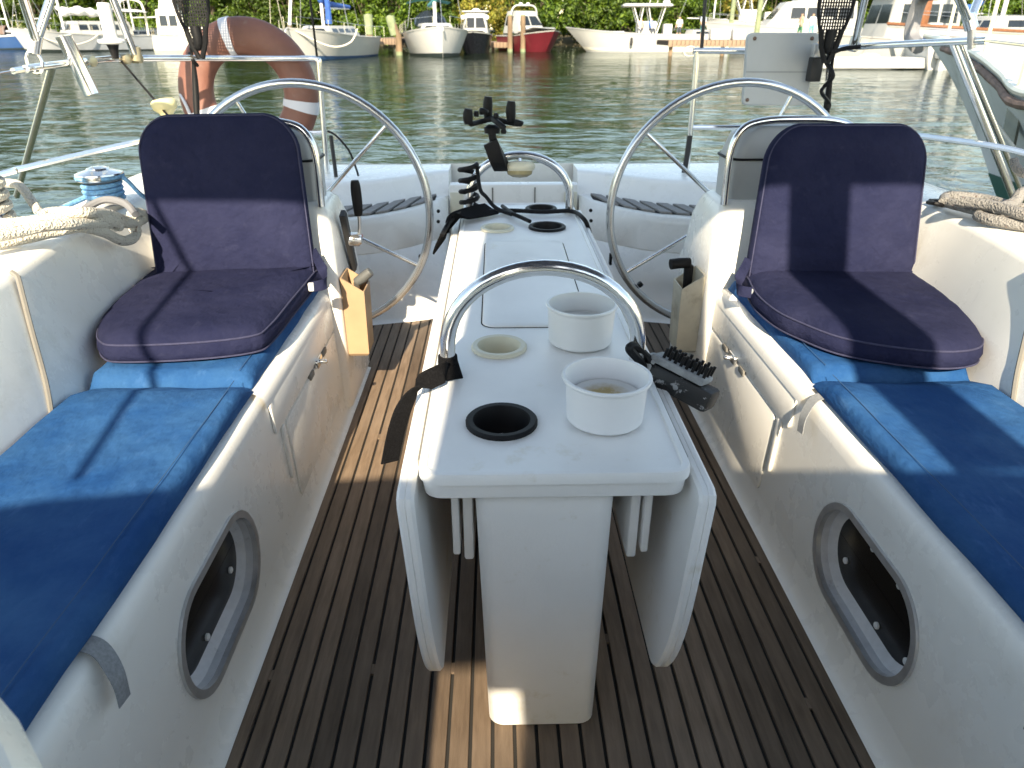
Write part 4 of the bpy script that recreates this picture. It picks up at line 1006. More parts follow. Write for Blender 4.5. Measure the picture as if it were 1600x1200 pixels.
def cabin(t, x0, x1, w0, w1, z0, z1, mat='deck_white', win=3, rake0=.15, rake1=.35, name='cabin'):
    def rg(e, z, k): return [Vector((p[0], p[1], z)) for p in rrect(x0+rake0*e, x1-rake1*e, -w0/2+(w0-w1)/2*e, w0/2-(w0-w1)/2*e, min(.18, w1*.2), 3)]
    c = part(name, loft([rg(0, z0, 0), rg(.85, z0+(z1-z0)*.85, 0), rg(1, z1, 0), rg(1.6, z1+.04, 0)]), mat, t, ang=35)
    zz0, zz1 = z0+(z1-z0)*.35, z0+(z1-z0)*.78
    for s in (-1, 1):
        for k in range(win):
            a = x0+.15+rake0+(x1-x0-.5-rake0-rake1)*k/win+.06; b = x0+.15+rake0+(x1-x0-.5-rake0-rake1)*(k+1)/win-.06
            y0 = s*(w0/2-(w0-w1)/2*.35+.006); y1 = s*(w0/2-(w0-w1)/2*.78+.006)
            part('window', ([Vector((a, y0, zz0)), Vector((b, y0, zz0)), Vector((b-.04, y1, zz1)), Vector((a+.04, y1, zz1))], [(0, 1, 2, 3)]), 'window_dark', c, smooth=False)
    xa, xb = x1-rake1*.35+.008, x1-rake1*.78+.008
    for s in (-1, 1):
        part('windscreen', ([Vector((xa, s*.05, zz0)), Vector((xa, s*(w0/2-.2), zz0)), Vector((xb, s*(w1/2-.2), zz1)), Vector((xb, s*.05, zz1))], [(0, 1, 2, 3)]), 'window_dark', c, smooth=False)
    return c
def rig(t, x, z0, H, boom, cover, r=.07, fore=None, aft=None, half=1.2):
    part('mast', tube([(x, 0, z0), (x, 0, z0+H)], r, 8), 'spar', t)
    if boom:
        part('boom', rod((x, 0, z0+1.1), (x-boom, 0, z0+1.15), .05), 'spar', t)
        if cover: part('sail_cover', stube([(x+.1, 0, z0+1.75), (x-.15, 0, z0+1.45), (x-boom*.5, 0, z0+1.32), (x-boom, 0, z0+1.25)], lambda q: .20-.08*q, 10), cover, t)
    for a, b in (((fore, 0, z0-.1), (x, 0, z0+H)), ((aft, 0, z0), (x, 0, z0+H)), ((x-.1, half, z0-.2), (x, 0, z0+H*.9)), ((x-.1, -half, z0-.2), (x, 0, z0+H*.9))):
        if a[0] is not None: part('stay', rod(a, b, .016, 5), 'wire', t)
def rails(t, L, B, z, rise, x0, x1, n=6, h=.6):
    for s in (-1, 1):
        top = []
        for k in range(n+1):
            q = k/n; x = x0+(x1-x0)*q; tt = (x+L/2)/L
            b = B/2*(math.cos(math.pi/2*max(0, (tt-.55)/.45)**1.9))*.96+.02; zz = z*(1+rise*max(0, tt)**2.2)
            part('stanchion', rod((x, s*b, zz-.05), (x, s*b, zz+h), .014, 5), 'steel', t); top.append((x, s*b, zz+h))
        part('life_line', tube(top, .012, 5), 'steel', t)
def place(t, px, py, heading, dist=None):
    """waterline point under the thing; heading in degrees of its bow (0 = +X, -90 = towards the camera)"""
    p = PZ(px, py, WZ)
    if dist:
        d = ray(px, py); d = Vector((d.x, d.y, 0)); p = Vector((EYE.x, EYE.y, 0))+d*(dist/d.y); p.z = WZ
    t.location = (p.x, p.y, WZ); t.rotation_euler = (0, 0, R(heading)); return t
def fenders(t, pts_, mat='black_rubber'):
    for x, y, z in pts_: part('fender', lathe([(.02, .32), (.10, .25), (.12, 0), (.10, -.25), (.02, -.3)], (x, y, z), 12), mat, t)

# sailboat seen bow-on, left of the middle
t = thing('moored_sailboat', 'white sailboat seen bow-on with blue waterline and blue sail cover', 'sailboat')
hull_parts(t, 'hull_white', 'stripe_blue', 10.5, 4.0, 1.25, .42, 1.2)
cabin(t, -2.6, 2.2, 2.3, 1.7, 1.3, 1.85, win=4); rig(t, .6, 1.8, 13, 4.2, 'sail_blue', .10, 5.1, -5, 1.7); rails(t, 10.5, 4.0, 1.25, .42, -4.8, 4.9)
part('furled_jib', tube([(5.0, 0, 1.9), (3.4, 0, 6.5), (.9, 0, 14)], lambda q: .09-.05*q, 8), 'sail_white', t)
part('sail_bundle', stube([(.5, .35, 2.0), (.55, .4, 3.2), (.6, .3, 4.6)], lambda q: .22-.1*q, 8), 'sail_blue', t)
for s in (-1, 1): part('hawse_hole', lathe([(.09, -.02), (.09, .02)], (3.6, s*1.02, 1.15), 10, axis=(.4, s, 0)), 'stripe_dark', t)
part('mooring_rope', stube([(5.0, .12, 1.7), (4.2, 1.4, .95), (3.6, 2.2, .72), (3.0, 2.9, 1.0), (2.6, 3.2, 1.7)], .05, 8), 'rope', t)
part('anchor', stube([(5.3, 0, 1.75), (5.6, 0, 1.6), (5.55, 0, 1.35)], .05, 6), 'alu', t)
place(t, 517, 89, -104, 52)
t = thing('moored_sailboat', 'white sailboat seen bow-on right of the wooden piles, dark waterline', 'sailboat')
hull_parts(t, 'hull_white', 'stripe_dark', 10, 4.1, 1.35, .32, .5, full=.5)
cabin(t, -2.4, 2.4, 2.4, 1.8, 1.35, 1.95, win=4); rig(t, .9, 1.9, 12, 3.8, 'sail_teal', .11, 4.9, -4.8, 1.8); rails(t, 10, 4.1, 1.35, .32, -4.6, 4.6)
part('spray_hood', loft([[Vector((-2.5+.1*k, 1.15*math.cos(a), 1.9+(.95-.1*k)*math.sin(a))) for a in [math.pi*j/10 for j in range(11)]] for k in (0, 3, 7, 12)], False), 'window_dark', t)
part('awning', loft([[Vector((-4.4, y, 3.5-.1*y*y)) for y in (-1.5, -.7, 0, .7, 1.5)], [Vector((-2.6, y, 3.6-.1*y*y)) for y in (-1.5, -.7, 0, .7, 1.5)]], False), 'sail_teal', t)
part('anchor_roller', stube([(4.9, 0, 1.75), (5.25, 0, 1.72), (5.3, 0, 1.5)], .05, 6), 'alu', t)
place(t, 680, 81, -80, 58); t.scale = (1.1, 1.1, 1.05)
t = thing('moored_motorboat', 'black hulled cabin motorboat with white top seen bow-on', 'motorboat')
hull_parts(t, 'hull_black', None, 7.5, 2.7, 1.25, .25, 1.3, full=.6)
cabin(t, -2.3, 1.2, 2.1, 1.7, 1.2, 2.9, win=2, rake1=.7); part('radar', lathe([(.3, 0), (.32, .12), (.2, .2)], (-.8, 0, 3.0), 14), 'white_plastic', t)
part('roof', box(-2.5, .7, -1.05, 1.05, 2.92, 3.02, .04), 'hull_white', t)
part('bow_deck', loft([[Vector((1.0, y, 1.35)) for y in (-1.1, 0, 1.1)], [Vector((2.6, y*.6, 1.6)) for y in (-1.1, 0, 1.1)], [Vector((3.6, y*.1, 1.62)) for y in (-1.1, 0, 1.1)]], False), 'hull_white', t)
for s in (-1, 1): part('lamp', lathe([(.02, -.1), (.16, -.05), (.16, .05), (.02, .1)], (.9, s*.95, 2.55), 10, axis=(1, 0, 0)), 'white_plastic', t)
place(t, 744, 74, -92, 64)
t = thing('moored_motorboat', 'red hulled speedboat with white deck and raked windscreen behind two piles', 'motorboat')
hull_parts(t, 'hull_red', None, 8.0, 3.2, 1.25, .32, 1.7, full=.6)
part('bow_deck', loft([[Vector((.2, y, 1.45)) for y in (-1.45, -.8, 0, .8, 1.45)], [Vector((2.2, y*.75, 1.85)) for y in (-1.4, -.8, 0, .8, 1.4)], [Vector((3.9, y*.1, 1.72)) for y in (-1.4, -.8, 0, .8, 1.4)]], False), 'hull_white', t)
cabin(t, -2.6, .6, 2.6, 1.9, 1.4, 3.1, win=1, rake1=1.2); part('arch', stube([(-1.2, -1.35, 1.5), (-1.0, -1.15, 3.3), (-1.0, 0, 3.55), (-1.0, 1.15, 3.3), (-1.2, 1.35, 1.5)], .07, 8), 'hull_white', t)
for k in range(2): part('roof_light', lathe([(.1, 0), (.16, .1), (.1, .2)], (-1.0, -.35+k*.7, 3.55), 10), 'white_plastic', t)
place(t, 828, 70, -62, 68)
# centre console seen broadside
def console_boat(t, L, B, fb, T_z, stripe='stripe_dark'):
    hull_parts(t, 'hull_white', None, L, B, fb, .38, 2.2, full=.62, stern=.92)
    part('chine_band', loft([q[0:2] for q in hull_geo(L, B, fb, .38, 2.2, full=.62, stern=.92, u0=.24, u1=.34, out=.02, m=1)], False), 'hull_cream', t)
    part('console', box(-1.0, .6, -.6, .6, fb-.3, fb+.95, .08), 'hull_white', t)
    part('console_screen', loft([[Vector((.55, y, fb+.9)) for y in (-.6, .6)], [Vector((.1, y*.9, fb+1.7)) for y in (-.6, .6)]], False), 'window_dark', t)
    part('hard_top', slab([(p[0], p[1]) for p in rrect(-2.2, 1.9, -1.15, 1.15, .35)], [(.1, T_z), (0, T_z+.06), (0, T_z+.16), (.2, T_z+.24)]), 'hull_white', t)
    for s in (-1, 1):
        for x0, x1 in ((-1.0, -1.6), (.5, .2), (.2, 1.0), (-.7, -.2)): part('top_leg', rod((x0, s*.75, fb), (x1, s*.85, T_z+.05), .045, 6), 'spar', t)
    part('leaning_post', box(-2.3, -1.6, -.6, .6, fb-.3, fb+.75, .06), 'hull_white', t)
    part('bow_cushion', box(1.6, 3.4, -.5, .5, fb-.1, fb+.22, .08), 'hull_white', t)
    part('radome', lathe([(.28, 0), (.3, .15), (.2, .26)], (-1.7, .3, T_z+.24), 14), 'white_plastic', t)
    for k in range(3): part('antenna', rod((-1.5+k*.6, .6, T_z+.2), (-1.9+k*.7, .7, T_z+4), .02, 5), 'white_plastic', t)
t = thing('moored_motorboat', 'long white centre-console boat with hard top seen from the side', 'motorboat')
console_boat(t, 13.0, 3.4, 1.35, 3.35); fenders(t, [(1.1, 1.72, .8)], 'black_rubber')
for k in range(3):
    o = part('outboard', join(box(-7.2, -6.6, -.95+k*.7, -.45+k*.7, .9, 1.7, .12), box(-7.05, -6.75, -.8+k*.7, -.6+k*.7, -.6, .9, .04)), 'hull_white', t)
place(t, 1003, 77, 176, 66)
t = thing('moored_motorboat', 'white centre-console boat on a lift beyond the wooden pier', 'motorboat')
console_boat(t, 8.5, 2.8, 1.1, 2.9); place(t, 1158, 78, 168, 72); t.location.z = WZ+1.25
# ketch on the left
t = thing('moored_sailboat', 'grey hulled two-masted sailboat with long cabin, hung rope and dark waterline', 'sailboat')
hull_parts(t, 'hull_grey', 'stripe_dark', 11.5, 3.8, 1.25, .45, 1.0); cabin(t, -3.8, 1.6, 2.4, 2.0, 1.3, 2.3, win=5)
rig(t, 1.6, 1.7, 12, 4, 'sail_white', .10, 5.6, -5.6, 1.7); part('mizzen_mast', rod((-3.6, 0, 1.5), (-3.6, 0, 10), .08), 'spar', t)
part('canopy', loft([[Vector((-5.2, y, 3.3-.1*y*y)) for y in (-1.5, 0, 1.5)], [Vector((-2.6, y, 3.35-.1*y*y)) for y in (-1.5, 0, 1.5)]], False), 'sail_white', t)
part('furled_sail', stube([(1.5, 0, 3.0), (0, .1, 3.1), (-1.4, -.1, 2.95), (-2.6, 0, 3.0)], lambda q: .32+.08*math.sin(q*25), 9), 'sail_white', t)
rails(t, 11.5, 3.8, 1.25, .45, -5, 5.3); part('hung_rope', stube([(4.9, .7, 1.75), (3.6, 1.55, .9), (2.2, 1.95, .55), (.8, 2.0, .8), (-.2, 1.98, 1.3)], .05, 6), 'rope', t)
place(t, 138, 77, -128, 69)
t = thing('moored_sailboat', 'small blue hulled sloop at the left picture edge', 'sailboat')
hull_parts(t, 'hull_blue', 'stripe_dark', 8.5, 2.9, 1.1, .35, 1.2); cabin(t, -2.4, 1.6, 1.9, 1.5, 1.1, 1.6, 'sail_white', win=3); rig(t, .4, 1.5, 10, 3, None, .08, 4.1, -4, 1.3)
part('boom_tent', loft([[Vector((x, 1.1*math.cos(a), 1.3+.75*math.sin(a))) for a in [math.pi*j/8 for j in range(9)]] for x in (-3.4, -2, -.6, .3)], False), 'wood_worn', t)
place(t, 14, 71, 12, 77)
t = thing('moored_sailboat', 'red hulled white-decked sailboat beside the thin canopy strut', 'sailboat')
hull_parts(t, 'hull_red', 'stripe_dark', 7.8, 2.7, 1.15, .2, 1.0, rise=None) if False else hull_parts(t, 'hull_red', 'stripe_dark', 7.8, 2.7, 1.15, .2, 1.0)
cabin(t, -2.6, 1.8, 1.9, 1.5, 1.15, 1.65, win=4); rig(t, .3, 1.6, 10, 3, None, .08, 3.8, -3.8, 1.2); rails(t, 7.8, 2.7, 1.15, .2, -3.6, 3.6); place(t, 220, 74, 172, 76)
t = thing('moored_motorboat', 'cream pilothouse boat with tall wheelhouse left of the lifebuoy', 'motorboat')
hull_parts(t, 'hull_cream', None, 7.5, 2.9, 1.2, .25, .8, deck='hull_cream'); cabin(t, -1.8, .8, 1.9, 1.5, 1.25, 3.3, 'hull_cream', win=2)
cabin(t, .6, 2.8, 1.9, 1.2, 1.3, 1.95, 'hull_cream', win=2); part('roof_cap', slab(rrect(-1.4, .3, -.7, .7, .2), [(.0, 3.3), (.1, 3.7), (.3, 4.3)]), 'hull_white', t)
part('davit', stube([(-2.6, -.6, 1.2), (-2.6, -.6, 3.4), (-3.0, -.6, 4.0), (-4.0, -.6, 4.1), (-4.6, -.6, 3.7)], .09, 8), 'hull_cream', t); place(t, 285, 73, 15, 74)
t = thing('inflatable_dinghy', 'upturned pale inflatable dinghy hoisted left of the blue-striped sailboat', 'dinghy')
part('tube', stube([(-1.2, -.75, .5), (.4, -.75, .5), (1.2, -.45, .55), (1.45, 0, .6), (1.2, .45, .55), (.4, .75, .5), (-1.2, .75, .5)], .26, 12), 'inflatable', t, ang=60)
part('hull_bottom', loft([[Vector((-1.2, y, .3-(.25 if y == 0 else 0))) for y in (-.7, 0, .7)], [Vector((.6, y*.8, .3-(.25 if y == 0 else 0))) for y in (-.7, 0, .7)], [Vector((1.4, y*.1, .5)) for y in (-.7, 0, .7)]], False), 'inflatable', t)
for s in (-1, 1): part('hoist_line', rod((.2, s*.5, .6), (0, 0, 5.5), .015, 5), 'rope', t)
place(t, 438, 77, -88, 62); t.location.z = WZ+.95
# wooden piles, docks
def pile(px, py, dist, h, r_, label, mat='pile_wood', lean=0, sock=False):
    t = thing('dock_pile', label, 'pile', group='dock piles'); v = rnd.random()
    part('post', tube([(0, 0, -.8), (.02*v, 0, h*.5), (lean, 0, h)], lambda q: r_*(1-.12*q), 12), mat, t)
    part('tide_band', tube([(0, 0, -.8), (0, 0, .25)], r_*1.03, 12), 'pile_green', t)
    part('cap', lathe([(r_*.92, 0), (r_*.8, .06), (.01, .1)], (lean, 0, h), 12), 'pile_green', t)
    if sock: part('cover', tube([(lean*.55, 0, h*.52), (lean*1.02, 0, h*1.01)], lambda q: r_*(1.12+.25*q), 12), 'pile_green', t)
    place(t, px, py, 0, dist)
pile(580, 86, 57, 2.6, .24, 'pile beside the blue-striped sailboat with pale green cover', sock=True)
pile(624, 84, 57, 2.5, .24, 'leaning pile left of the second bow-on sailboat, green cover', lean=-.5, sock=True)
pile(797, 74, 66, 2.7, .22, 'left one of the two bare piles before the red speedboat')
pile(817, 73, 66, 2.7, .22, 'right one of the two bare piles before the red speedboat')
pile(1178, 80, 58, 3.6, .2, 'tall green pile behind the wooden pier', 'pile_green')
pile(1137, 80, 66, 3.8, .2, 'tall slim pile among the boats beyond the pier', 'pile_green')
pile(458, 78, 66, 2.2, .15, 'thin dark pile left of the blue-striped sailboat')
def dock(label, x0, x1, y0, y1, z, name='wooden_dock', fascia=True, pw=.22):
    t = thing(name, label, 'dock', ((x0+x1)/2, y0, WZ))
    part('deck_frame', box(x0, x1, y0, y1, z-.34, z-.06), 'dock_dark', t, smooth=False)
    n = int((x1-x0)/pw)
    me = mesh(*mv(box(-pw/2+.015, pw/2-.015, 0, y1-y0, -.05, 0), -Vector((0, 0, 0))), smooth=False); me.materials.append(M['dock_wood'])
    mf = mesh(*box(-pw/2+.02, pw/2-.02, -.06, 0, -.42, -.05), smooth=False); mf.materials.append(M['dock_wood'])
    for i in range(n):
        o = part('plank', me, None, t); o.location = Vector((x0+pw*(i+.5), y0, z))-t.location
        if fascia: o = part('fascia_board', mf, None, t); o.location = Vector((x0+pw*(i+.5), y0, z))-t.location
    for i in range(max(2, int((x1-x0)/3)+1)):
        x = x0+.3+(x1-x0-.6)*i/max(1, int((x1-x0)/3))
        part('leg', tube([(x, y0+.4, WZ-.6), (x, y0+.4, z-.1)], .14, 8), 'pile_wood', t)
    return t
def wx(px, d): q = ray(px, 80); return EYE.x+q.x/q.y*d
dock('narrow wooden dock between the two bow-on sailboats', wx(577, 60), wx(626, 60), 60, 74, .62)
dock('small low wooden dock before the red speedboat', wx(765, 68), wx(822, 68), 68, 76, .25, pw=.3)
dock('long wooden pier with vertical boards right of the centre-console boat', wx(1043, 55), wx(1300, 55), 55, 59, .55, name='wooden_pier', pw=.3)
# motor yacht behind the pier
t = thing('moored_motor_yacht', 'large white motor yacht with dark side windows behind the pier', 'motor yacht')
hull_parts(t, 'hull_white', 'stripe_dark', 15, 4.4, 1.8, .3, 1.6, full=.6); cabin(t, -4.5, 2.8, 3.4, 2.8, 1.8, 3.7, win=4, rake1=1.6); cabin(t, -3.8, .4, 2.8, 2.2, 3.7, 4.8, win=2, rake1=.9, name='flybridge')
rails(t, 15, 4.4, 1.8, .3, -3, 7); place(t, 1236, 76, 172, 66)
t = thing('moored_sailboat', 'white sailboat with brown cap rail behind the grey neighbouring bow', 'sailboat')
hull_parts(t, 'hull_white', 'stripe_dark', 13, 4.0, 1.5, .25, 1.2); cabin(t, -3, 2, 2.4, 2, 1.5, 2.2, win=4)
for s in (-1, 1): part('cap_rail', tube([q[len(q)//2-(1 if s > 0 else 0)]+Vector((0, 0, .03)) for q in hull_geo(13, 4.0, 1.5, .25, 1.2)], .07, 6), 'wood_brown', t)
rig(t, .8, 2.1, 12, 4, 'sail_white', .1, 6.3, -6, 1.8); rails(t, 13, 4, 1.5, .25, -5.5, 5.8); part('awning', box(-4.5, -3.0, -1.3, 1.3, 3.1, 3.2, .04), 'sail_teal', t)
for x in (-1.5, .2): part('ring_fender', lathe([(.22+.09*math.cos(a), .09*math.sin(a)) for a in [2*math.pi*k/10 for k in range(10)]], (x, 2.1, 1.2), 16, axis=(0, 1, 0), closed=True), 'hull_cream', t)
place(t, 1570, 98, 184, 38)
# trawler with brown door, float, outboards
t = thing('moored_trawler', 'white trawler with a brown wooden door right of the mesh paddle', 'trawler')
hull_parts(t, 'hull_white', None, 9, 3.4, 1.2, .25, .8, full=.6); ch = cabin(t, -3.2, 1.2, 2.8, 2.5, 1.2, 3.4, win=3)
for x in (-.9, -.2): part('brown_door', box(x-.22, x+.22, 1.30, 1.44, 1.3, 3.1, .02), 'wood_brown', t)
part('seat', box(-2.0, -1.2, 1.25, 1.55, 1.3, 2.0, .08), 'hull_white', t); part('roof', box(-3.6, 1.3, -1.5, 1.5, 3.42, 3.55, .05), 'hull_white', t)
place(t, 1385, 92, 184, 45)
t = thing('float_dock', 'low white float with a sandy rope pile left of the outboards', 'float')
part('float_body', box(-2.4, 2.4, -1.0, 1.0, .05, .5, .05), 'hull_white', t); part('rope_heap', lathe([(.5, 0), (.42, .1), (.2, .16), (.01, .17)], (.1, 0, .5), 14), 'rope', t); place(t, 1352, 101, 0, 36)
t = thing('moored_motorboat', 'stern of a white motorboat with three white outboards', 'motorboat')
hull_parts(t, 'hull_white', None, 7, 2.8, 1.0, .2, .8, stern=.95); 
for k in (-1, 0, 1): part('outboard', join(box(-4.1, -3.5, k*.75-.27, k*.75+.27, .45, 1.25, .14), box(-3.95, -3.6, k*.75-.11, k*.75+.11, -.6, .5, .04)), 'hull_white', t)
part('blue_cover', box(-3.0, -1.6, -1.0, 1.0, 1.0, 1.35, .1), 'sail_blue', t); place(t, 1443, 101, 82, 38)
t = thing('inflatable_dinghy', 'grey inflatable dinghy floating behind the grey neighbouring bow', 'dinghy')
part('tube', stube([(-1.5, -.7, .3), (.6, -.7, .3), (1.4, -.4, .36), (1.65, 0, .42), (1.4, .4, .36), (.6, .7, .3), (-1.5, .7, .3)], .25, 12), 'inflatable', t, ang=60); part('floor', box(-1.4, 1.0, -.6, .6, .08, .14), 'inflatable', t, smooth=False); place(t, 1590, 112, 185, 27)
for px, ds, hd, hm, lab in ((1462, 60, 170, 'hull_white', 'white sloop with bare mast beyond the three outboards'), (1103, 82, 20, 'hull_white', 'white sloop with bare mast moored far behind the pier start'), (1500, 52, 8, 'hull_cream', 'cream sloop with blue boom cover behind the canopy struts'), (60, 84, 165, 'hull_cream', 'cream sloop with bare mast between the blue and the grey boats')):
    t = thing('moored_sailboat', lab, 'sailboat')
    hull_parts(t, hm, 'stripe_blue', 9, 3.0, 1.1, .3, 1.0); cabin(t, -2.4, 1.6, 1.9, 1.5, 1.1, 1.65, win=3)
    rig(t, .5, 1.6, 11, 3.2, 'sail_blue' if 'boom' in lab else None, .08, 4.3, -4.2, 1.35); rails(t, 9, 3.0, 1.1, .3, -4, 4); place(t, px, 80, hd, ds)
# sign board on the pier
def onpier(px, d=56.2): return Vector((wx(px, d), d, .552))
b0 = onpier(1283)
t = thing('sandwich_board', 'white folding sign board standing on the pier', 'sign', b0)
for s in (-1, 1): part('panel', ([b0+Vector((x, s*.28*(1-z/1.5)+(s*.02), z)) for z, x in ((0, -.45), (0, .45), (1.5, .40), (1.5, -.40))]+[b0+Vector((x, s*.28*(1-z/1.5)+(s*.05), z)) for z, x in ((0, -.45), (0, .45), (1.5, .40), (1.5, -.40))], [(0, 1, 2, 3), (7, 6, 5, 4), (0, 4, 5, 1), (1, 5, 6, 2), (2, 6, 7, 3), (3, 7, 4, 0)]), 'hull_white', t, smooth=False)
for px, wd_ in ((1120, 1.3), (1150, .9)):
    c = onpier(px, 57); solo('dock_box', box(c.x-wd_/2, c.x+wd_/2, c.y-.35, c.y+.35, .552, 1.25, .06), 'hull_white', 'white dock storage box, %s, on the wooden pier' % ('the wide one' if wd_ > 1 else 'the narrow one'), 'box', 'dock boxes')
# people
def person(name_label, base, facing, shirt, legs, pose='stand', hat=None):
    z = Vector((0, 0, 1)); h = 1.74
    J = {'pel': (0, 0, .93), 'sp': (0, 0, 1.15), 'ch': (0, 0, 1.36), 'nk': (0, 0, 1.50), 'hd': (0, .02, 1.60), 'tp': (0, .02, 1.72)}
    E = [('pel', 'sp'), ('sp', 'ch'), ('ch', 'nk'), ('nk', 'hd'), ('hd', 'tp')]
    rad = {'pel': .15, 'sp': .135, 'ch': .155, 'nk': .06, 'hd': .095, 'tp': .065}
    for s, q in ((-1, 'l'), (1, 'r')):
        st = .05*s
        J['sh'+q] = (s*.18, 0, 1.42); J['el'+q] = (s*.24, .02+st, 1.14); J['wr'+q] = (s*.22, .14+st, .93); J['ha'+q] = (s*.21, .19+st, .86)
        J['hp'+q] = (s*.095, 0, .88); J['kn'+q] = (s*.11, .03+st, .49); J['an'+q] = (s*.11, -.02+st*1.5, .08); J['to'+q] = (s*.12, .14+st*1.5, .04)
        E += [('ch', 'sh'+q), ('sh'+q, 'el'+q), ('el'+q, 'wr'+q), ('wr'+q, 'ha'+q), ('pel', 'hp'+q), ('hp'+q, 'kn'+q), ('kn'+q, 'an'+q), ('an'+q, 'to'+q)]
        rad.update({'sh'+q: .07, 'el'+q: .045, 'wr'+q: .035, 'ha'+q: .045, 'hp'+q: .10, 'kn'+q: .065, 'an'+q: .045, 'to'+q: .04})
    if pose == 'sit':
        for q, s in (('l', -1), ('r', 1)):
            J['kn'+q] = (s*.13, .42, .86); J['an'+q] = (s*.13, .45, .44); J['to'+q] = (s*.13, .6, .40)
    ks = list(J); me = bpy.data.meshes.new('mesh'); me.from_pydata([J[k] for k in ks], [(ks.index(a), ks.index(b)) for a, b in E], [])
    o = link(bpy.data.objects.new('person', me)); sk = o.modifiers.new('skin', 'SKIN'); o.modifiers.new('sub', 'SUBSURF').levels = 1
    for i, k in enumerate(ks):
        v = me.skin_vertices[0].data[i]; v.radius = (rad[k], rad[k]*.8 if k in ('pel', 'sp', 'ch') else rad[k]); v.use_root = (k == 'pel')
    bpy.context.view_layer.update(); nm = bpy.data.meshes.new_from_object(o.evaluated_get(bpy.context.evaluated_depsgraph_get())); o.modifiers.clear(); o.data = nm
    for m_ in ('skin', shirt, legs, 'hair'): 
        if m_ not in M: plain(m_, (.5, .5, .5))
        nm.materials.append(M[m_])
    for p in nm.polygons:
        c = p.center; p.use_smooth = True
        p.material_index = 3 if (c.z > 1.64 or (c.z > 1.55 and c.y < -.01)) else 0 if c.z > 1.48 else (1 if c.z > .95 and (abs(c.x) < .2 or c.z > 1.18) else 0 if abs(c.x) > .185 and pose != 'sit' else 2 if c.z > .46 else 0)
    o.location = base; o.rotation_euler.z = R(facing); tag(o, name_label, 'person', 'people at the marina'); return o
plain('skin', (.48, .28, .19), .6); plain('hair', (.06, .04, .03), .8); plain('shirt_blue', (.05, .16, .5), .8); plain('shirt_grey', (.45, .52, .62), .8); plain('shirt_white', (.7, .72, .75), .8); plain('shirt_peach', (.62, .36, .26), .8); plain('shorts_teal', (.12, .34, .36), .8); plain('shorts_dark', (.05, .06, .08), .8); plain('shorts_green', (.03, .16, .09), .8)
person('person in light blue shirt and teal shorts standing at the pier start', onpier(1094, 56), 200, 'shirt_grey', 'shorts_teal')
person('person in grey-blue shirt standing left of the sign board', onpier(1262, 55.9), 170, 'shirt_grey', 'shorts_teal')
person('person in peach top and green shorts standing on the pier', onpier(1245, 56.2), 100, 'shirt_peach', 'shorts_green')
cb = PZ(1003, 77, WZ); q = ray(1003, 77); cbx = EYE.x+q.x/q.y*66
person('person in white shirt standing under the hard top', Vector((cbx+2.9, 65.6, WZ+.95)), 150, 'shirt_white', 'shorts_dark')
person('person in blue top sitting on the bow of the centre-console boat', Vector((cbx+.5, 65.4, WZ+.85)), 200, 'shirt_blue', 'shorts_dark', 'sit')
person('person in peach top sitting beside the one in blue', Vector((cbx-.35, 65.4, WZ+.85)), 160, 'shirt_peach', 'shorts_dark', 'sit')

# ================================================================== the grey bow next to us on the right
t = thing('moored_sailboat', 'grey weathered bow of the neighbouring boat with worn wooden rail', 'sailboat', (5.2, 5.5, WZ))
stem = [PX(x, y, 5.2) for x, y in ((1446, 60), (1462, 82), (1483, 115), (1505, 160), (1527, 215), (1545, 270), (1558, 305), (1570, 340))]
def sheer(k): return [None, PX(1478, 68, 4.95), PX(1500, 76, 4.72), PX(1535, 97, 4.38), PX(1565, 122, 4.12), PX(1600, 152, 3.86), Vector((3.62, 4.4, .78)), Vector((3.5, 3.4, .74)), Vector((3.48, 1.5, .74))][k]
NU = len(stem); cols = [stem]
for k in range(1, 9):
    s_ = sheer(k); col = []
    for j in range(NU):
        u = j/(NU-1); z = s_.z+(WZ-.2-s_.z)*u
        yb = stem[0].y-(stem[0].y-stem[-1].y)*1.0
        x = s_.x+(5.2-s_.x)*(.55*u**1.6)*(1 if k < 5 else .6)+.10*u
        y = s_.y-(stem[0].y-stem[j].y)*(1-(k-1)/8)*.9
        col.append(Vector((x, y, z)))
    cols.append(col)
h = part('hull', loft(cols, False), 'hull_nb', t, ang=60)
part('hull_far_side', loft([[Vector((10.4-p.x, p.y, p.z)) for p in c] for c in cols], False), 'hull_nb', t, ang=60)
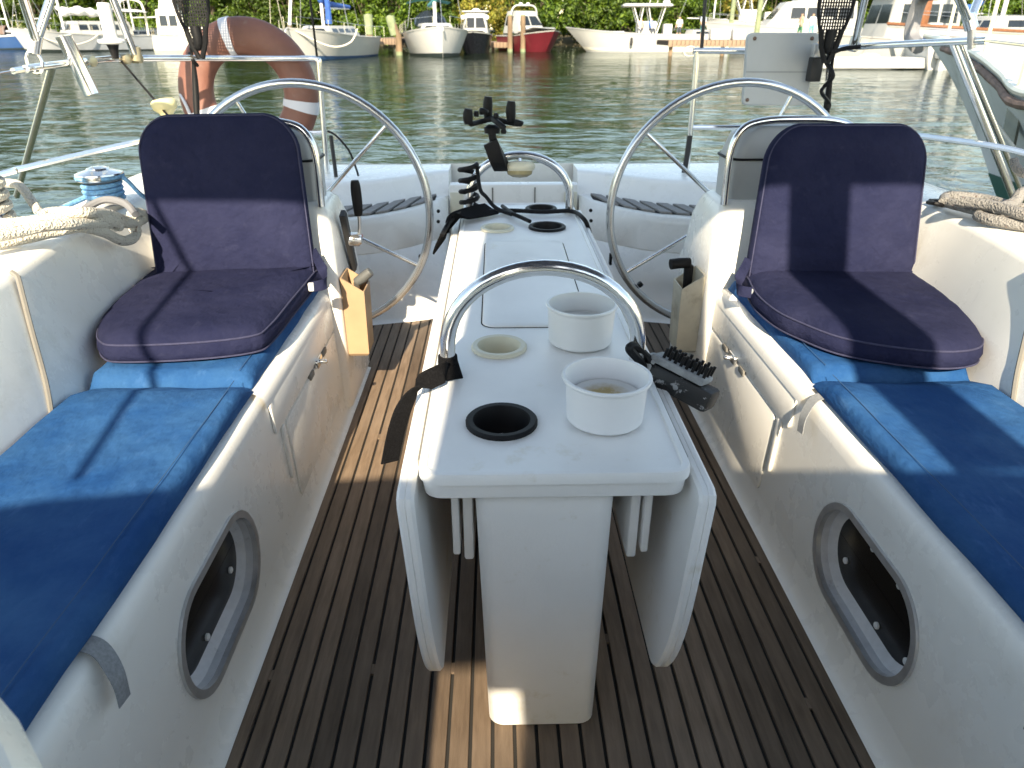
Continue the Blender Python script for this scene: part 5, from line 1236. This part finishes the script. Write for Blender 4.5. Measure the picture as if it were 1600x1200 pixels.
plain('hull_nb', (.62, .65, .68), .4, var=.06, vs=2, dirt=(.28, .29, .28), dscale=2.2, damt=(.55, .8))
def band_n(z0, z1, mat, nm):
    rr_ = []
    for c in cols:
        def at(z):
            for a, b in zip(c, c[1:]):
                if b.z <= z <= a.z: return a.lerp(b, (a.z-z)/(a.z-b.z))
            return c[-1]
        rr_.append([at(z1)+Vector((-.012, -.002, 0)), at(z0)+Vector((-.012, -.002, 0))])
    part(nm, loft(rr_, False), mat, h)
band_n(WZ-.15, WZ+.24, 'stripe_green', 'waterline_stripe')
sl_ = [c[0] for c in cols]
part('rub_rail', tube(crom([p+Vector((-.03, -.01, -.05)) for p in sl_[1:]], 5), lambda q: .032+.012*nz((q*40, 0, 0)), 8), 'wood_worn', t)
part('cap_rail', tube(crom([p+Vector((0, 0, .03)) for p in sl_], 5), .035, 8), 'hull_cream', t)
part('deck', loft([[p, Vector((5.2, p.y, p.z+.06)), Vector((10.4-p.x, p.y, p.z))] for p in sl_], False), 'deck_white', t)
part('portlight', ribbon([PX(1574, 178, 4.35), PX(1590, 205, 4.25)], .26, .02, Vector((0, .5, 1))), 'portlight_grey', t)
plain('portlight_grey', (.20, .20, .18), .2)
part('bow_fitting', stube([stem[0]+Vector((0, .1, -.1)), stem[0]+Vector((0, .35, .05)), stem[0]+Vector((0, .3, .45)), stem[0]+Vector((0, -.1, .5))], .09, 8), 'strap_dark', t)
for k, (px, py) in enumerate(((1478, 66), (1535, 92), (1590, 140))):
    p = PX(px, py, sheer((1, 3, 5)[k]).x+.05); part('pulpit_post', rod(p, p+Vector((.0, .0, .75)), .018, 6), 'steel', t)
pp = [PX(px, py, sheer((1, 3, 5)[k]).x+.05)+Vector((0, 0, .75)) for k, (px, py) in enumerate(((1478, 66), (1535, 92), (1590, 140)))]
part('pulpit_rail', stube([stem[0]+Vector((0, .2, .8))]+pp+[Vector((3.9, 3.5, 1.5))], .018, 6), 'steel', t)
part('mooring_line', stube([PX(1548, 180, 4.3), PX(1570, 210, 4.0), PX(1593, 241, 3.7)], .012, 6), 'rope', t)
